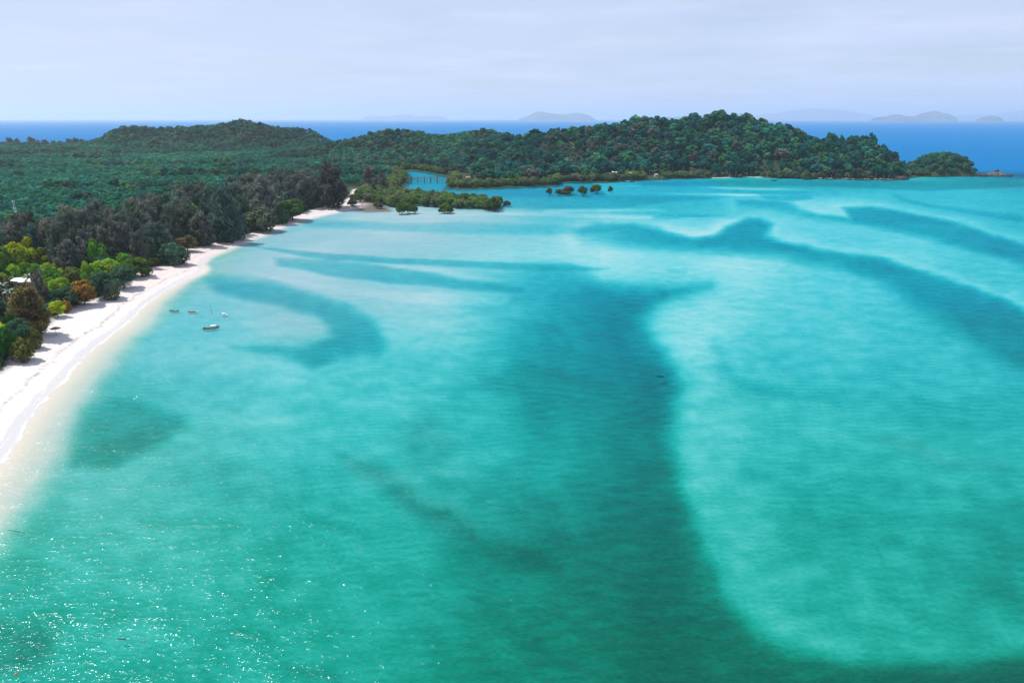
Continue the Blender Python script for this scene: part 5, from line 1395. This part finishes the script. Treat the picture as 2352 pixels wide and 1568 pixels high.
island([(2185,281),(2200,270),(2225,264),(2250,263),(2275,266),(2300,262),(2320,264),(2335,258),(2360,252),(2420,250),(2480,262),(2500,281)], 29250, 1540, 'pale mountain island running out of the frame', 7)
island([(2255,281),(2262,270),(2275,266),(2284,268),(2290,281)], 15000, 550, 'small karst knob before the pale mountain island', 8, 1.6)

# surf along the beach: thin ribbons of broken foam
fm, nt, N, L = new_mat('surf_foam'); o = N('ShaderNodeOutputMaterial'); p_ = N('ShaderNodeBsdfDiffuse'); p_.inputs['Color'].default_value = (0.80, 0.81, 0.82, 1)
no = N('ShaderNodeTexNoise'); no.inputs['Scale'].default_value = 1.6; no.inputs['Detail'].default_value = 6; tc = N('ShaderNodeTexCoord'); L(tc.outputs['Object'], no.inputs['Vector'])
mr = N('ShaderNodeMapRange'); mr.inputs['From Min'].default_value = 0.34; mr.inputs['From Max'].default_value = 0.62; L(no.outputs['Fac'], mr.inputs['Value'])
tr_ = N('ShaderNodeBsdfTransparent'); mx = N('ShaderNodeMixShader'); L(mr.outputs[0], mx.inputs[0]); L(tr_.outputs[0], mx.inputs[1]); L(p_.outputs[0], mx.inputs[2]); L(mx.outputs[0], o.inputs['Surface'])
line = [Vector((*q, 0)) for q in ext[2:] + front[:15]]
v, f = [], []
pts = []
for a, b_ in zip(line[:-1], line[1:]):
    for k in range(max(1, int((b_ - a).length / 0.5))): pts.append(a.lerp(b_, k / max(1, int((b_ - a).length / 0.5))))
sm = [sum((pts[max(0, min(len(pts) - 1, i + k))] for k in range(-6, 7)), Vector()) / 13 for i in range(len(pts))]
for off0, wd, seed in ((0.2, 0.95, 1), (-1.3, 0.22, 2)):
    base = len(v); cnt = 0
    for i, p in enumerate(sm):
        d = (sm[min(i + 1, len(sm) - 1)] - sm[max(i - 1, 0)]).normalized(); nrm = Vector((d.y, -d.x, 0))
        s_ = i * 0.5
        wv = float(vnoise(np.array([s_]), np.array([seed * 31.0]), 7, seed, 3)[0]); wv2 = float(vnoise(np.array([s_]), np.array([seed * 57.0]), 3, seed + 4, 3)[0])
        o_ = off0 + (wv - 0.5) * 1.7; w_ = wd * max(0.02, (wv2 - 0.28) * 2.4) * float(np.interp(p.y, [0, 200, 250, 285], [1, 1, 0.6, 0.4]))
        for e_ in (0, 1):
            q = p + nrm * (o_ + w_ * e_); v.append((q.x, q.y, max(float(ground_z(q.x, q.y)), 0.0) + 0.03))
        if i: f.append((base + 2 * i - 2, base + 2 * i - 1, base + 2 * i + 1, base + 2 * i))
o = link(bpy.data.objects.new('surf_foam', np_mesh('surf_foam', v, f, [fm]))); tag(o, 'thin white line of foam along the beach', 'foam', None, 'stuff')

# coconut palms near the houses
FROND = simple('palm_leaf', (0.075, 0.12, 0.065), 0.45, 0.2, 2.0, 0.5)
for i, (cx, top, base, lab) in enumerate([(10, 650, 694, 'coconut palm with shining fronds at the frame edge below the houses'), (30, 664, 706, 'lower coconut palm right of the frame edge one'), (78, 630, 668, 'coconut palm poking up behind the bright white roof')]):
    X_, Y_ = P(cx, base, 1.5); _, z = Zat(cx, top, Y_); gz = float(ground_z(X_, Y_)); hp = max(z - gz - 0.6, 3)
    e = empty('palm_tree', (X_, Y_, gz), i * 1.1); tag(e, lab, 'tree')
    MB().tube([(0, 0, -0.3), (0.1, 0, hp * 0.5), (0.3, 0.1, hp)], [0.20, 0.15, 0.12], 7).build('trunk', BARK_PALE, e)
    for k in range(16):
        a = k * 2.4; el = 0.9 - 1.3 * (k / 16); m_ = MB(); ln = 2.9; prev = None
        for q in range(9):
            t = q / 8; r_ = ln * t * math.cos(el * (1 - t * 0.6)); z_ = ln * t * math.sin(el) - 1.5 * t * t
            wv = 0.42 * math.sin(math.pi * min(t + 0.12, 1)) + 0.02
            row = [(r_, -wv, z_ - wv * 0.5), (r_, 0, z_), (r_, wv, z_ - wv * 0.5)]
            if prev:
                m_.add(prev + row, [(0, 1, 4, 3), (1, 2, 5, 4)])
            prev = row
        o = m_.build('frond', FROND, e); o.location = (0.3, 0.1, hp); o.rotation_euler = (0, 0, a)

# drift wood, floats and a small weed patch
for a, b_, r_, lab in [((270, 1467), (292, 1469), 0.05, 'dark drifting branch beside the mooring line'), ((20, 1217), (62, 1226), 0.035, 'long thin branch drifting near the shallow sand')]:
    p0, p1 = Vector((*P(*a), 0.02)), Vector((*P(*b_), 0.02)); mid = p0.lerp(p1, 0.5) + Vector((0, 0.1, 0.02))
    m_ = MB().tube([p0, mid, p1], [r_, r_ * 1.2, r_ * 0.5], 6); m_.tube([mid, mid + Vector((0.25, 0.3, 0.12))], [r_ * 0.6, r_ * 0.2], 5); m_.tube([p1.lerp(mid, 0.2), p1 + Vector((0.1, -0.22, 0.16))], [r_ * 0.6, r_ * 0.2], 5)
    o = m_.build('drifting_branch', simple('wet_wood', (0.03, 0.025, 0.02), 0.5)); tag(o, lab, 'branch')
ORA = simple('orange_float', (0.75, 0.20, 0.05), 0.4, 0.05)
for cx, cy_, r_, lab in [(38, 1547, 0.17, 'round orange float in the bottom corner of the sea'), (332, 1472, 0.11, 'small orange float past the drifting branch')]:
    X_, Y_ = P(cx, cy_); e = empty('mooring_float', (X_, Y_, 0.05)); tag(e, lab, 'float')
    o = link(bpy.data.objects.new('ball', rock_mesh('ball', r_, r_, r_, 2, ORA, 10)), e)
    MB().tube([(0, 0, r_ * 0.7), (0, 0, r_ * 1.35)], [r_ * 0.25, r_ * 0.2], 6).build('eye', DARK, e)
rp = [(160, 1452), (210, 1459), (270, 1467), (332, 1472)]
MB().tube([Vector((*P(*q), 0.012)) for q in rp], 0.014, 5).build('mooring_line', simple('wet_rope', (0.05, 0.06, 0.05), 0.8)); tag(bpy.data.objects['mooring_line'], 'thin dark line floating between the branch and the orange float', 'rope')
X_, Y_ = P(1517, 862); o = link(bpy.data.objects.new('weed_patch', rock_mesh('weed_patch', 1.0, 0.6, 0.12, 9, simple('drift_weed', (0.02, 0.05, 0.045), 0.6)))); o.location = (X_, Y_, -0.3); tag(o, 'small dark patch of drifting weed at the edge of the bright bank', 'weed')
X_, Y_ = P(833, 483); e = empty('dead_sapling', (X_, Y_, max(float(ground_z(X_, Y_)), -0.2)), 0.4, 0.36); tag(e, 'leafless sapling on the mud beside the sand spit', 'tree'); bare_tree_mb(13, 44).build('trunk', BARK, e)

# ------------------------------------------------------------------ single out trees of a group by the landmark they stand nearest to
bpy.context.view_layer.update()
ORD = ['nearest', 'second nearest', 'third nearest', 'fourth nearest', 'fifth nearest', 'sixth nearest', 'seventh nearest', 'eighth nearest', 'ninth nearest', 'tenth nearest',
    'eleventh nearest', 'twelfth nearest', 'thirteenth nearest', 'fourteenth nearest', 'fifteenth nearest', 'sixteenth nearest', 'seventeenth nearest', 'eighteenth nearest', 'nineteenth nearest', 'twentieth nearest']
def single_out(group, phrase, marks):
    obs = [o for o in sc.objects if o.parent is None and o.get('group') == group]
    near = {}
    for o in obs:
        k = min(range(len(marks)), key=lambda i: (o.location.x - marks[i][1][0]) ** 2 + (o.location.y - marks[i][1][1]) ** 2)
        near.setdefault(k, []).append(((o.location.x - marks[k][1][0]) ** 2 + (o.location.y - marks[k][1][1]) ** 2, o.name))
    for k, l in near.items():
        for r, (_, nm) in enumerate(sorted(l)):
            if r < len(ORD): bpy.data.objects[nm]['label'] = '%s, %s to %s' % (phrase, ORD[r], marks[k][0])
M_belt = [('the tallest mauve tree', P(768, 479)), ('the domed shrub', P(600, 530)), ('the russet tree', P(432, 578)), ('the dense shrub mound', P(400, 609)), ('the turquoise tank', P(334, 578)), ('the bright lime gap tree', P(190, 566)),
    ('the steel mast', MAST), ('the mauve roofed house', P(303, 585)), ('the green and lime clump', P(672, 505)), ('the tall dark middle tree', P(524, 556)), ('the bright green gap tree', P(442, 540)), ('the wide grey feathery tree', P(120, 590)),
    ('the yellow grove', P(72, 632)), ('the orange leaved tree', P(196, 704)), ('the white roofed house', P(63, 660)), ('the parasol', P(130, 768)), ('the lone mauve cone', P(852, 440)), ('the widest light green tree', P(312, 640))]
single_out('casuarinas of the dark belt', 'grey feathery casuarina of the dark belt', M_belt)
single_out('casuarinas among the bright trees', 'grey feathery casuarina above the widest sand', M_belt)
single_out('leafy trees in the feathery belt', 'green leafy tree in the feathery belt', M_belt)
single_out('leafy trees of the mixed grove', 'green leafy tree of the mixed grove', M_belt)
single_out('shrubs fringing the sand', 'low shrub fringing the sand', M_belt)
M_head = [('the single yellow tree', P(1707, 375)), ('the long white roof', VSPOT[0][:2]), ('the village landing', P(1501, 408)), ('the lone slope house', VSPOT[9][:2]), ('the first sandy cove', P(1655, 406)), ('the second sandy cove', P(1722, 405)),
    ('the dark flat rock', P(2072, 411)), ('the seaward end', (405, 775)), ('the dark longboat', P(1778, 415)), ('the thickest pale bushes', P(1806, 409)), ('the rust roofed house', VSPOT[10][:2]), ('the dinghy by the village', P(1441, 417)), ('the low saddle', (400, 800))]
single_out('rainforest trees of the lower headland', 'rainforest tree low on the headland', M_head)
single_out('bushes under the headland', 'pale bush under the headland', M_head)
single_out('boulders under the headland', 'boulder in the rocky strip', M_head)
single_out('mangroves of the far fringe', 'olive mangrove fronting the far fringe', M_head + [('the footbridge', P(1042, 415)), ('the row in the bay', P(1300, 430))])
M_stand = [('the sand spit tip', P(812, 478)), ('the little clump in water', P(938, 491)), ('the pale footed mangrove', P(1024, 490)), ('the seaward end of the stand', P(1140, 484)), ('the leafless sapling', P(833, 483)), ('the lone mauve cone', P(852, 440)), ('the grey mud mangrove', P(868, 480)), ('the footbridge', P(930, 418))]
single_out('mangroves of the near stand', 'olive mangrove of the near stand', M_stand)
single_out('mangroves of the creek bank', 'dark olive mangrove on the creek bank', M_stand)
M_isl = [('the islet top', (474, 798)), ('the dark rock shelf', P(2222, 404)), ('the headland dip', (440, 785)), ('the islet foot', (474, 778))]
single_out('trees of the domed islet', 'dark green tree on the domed islet', M_isl)
single_out('trees of the mixed wood', 'round green tree of the mixed wood', M_belt)
single_out('trees on the near side of the plantation', 'even green plantation tree', M_belt)
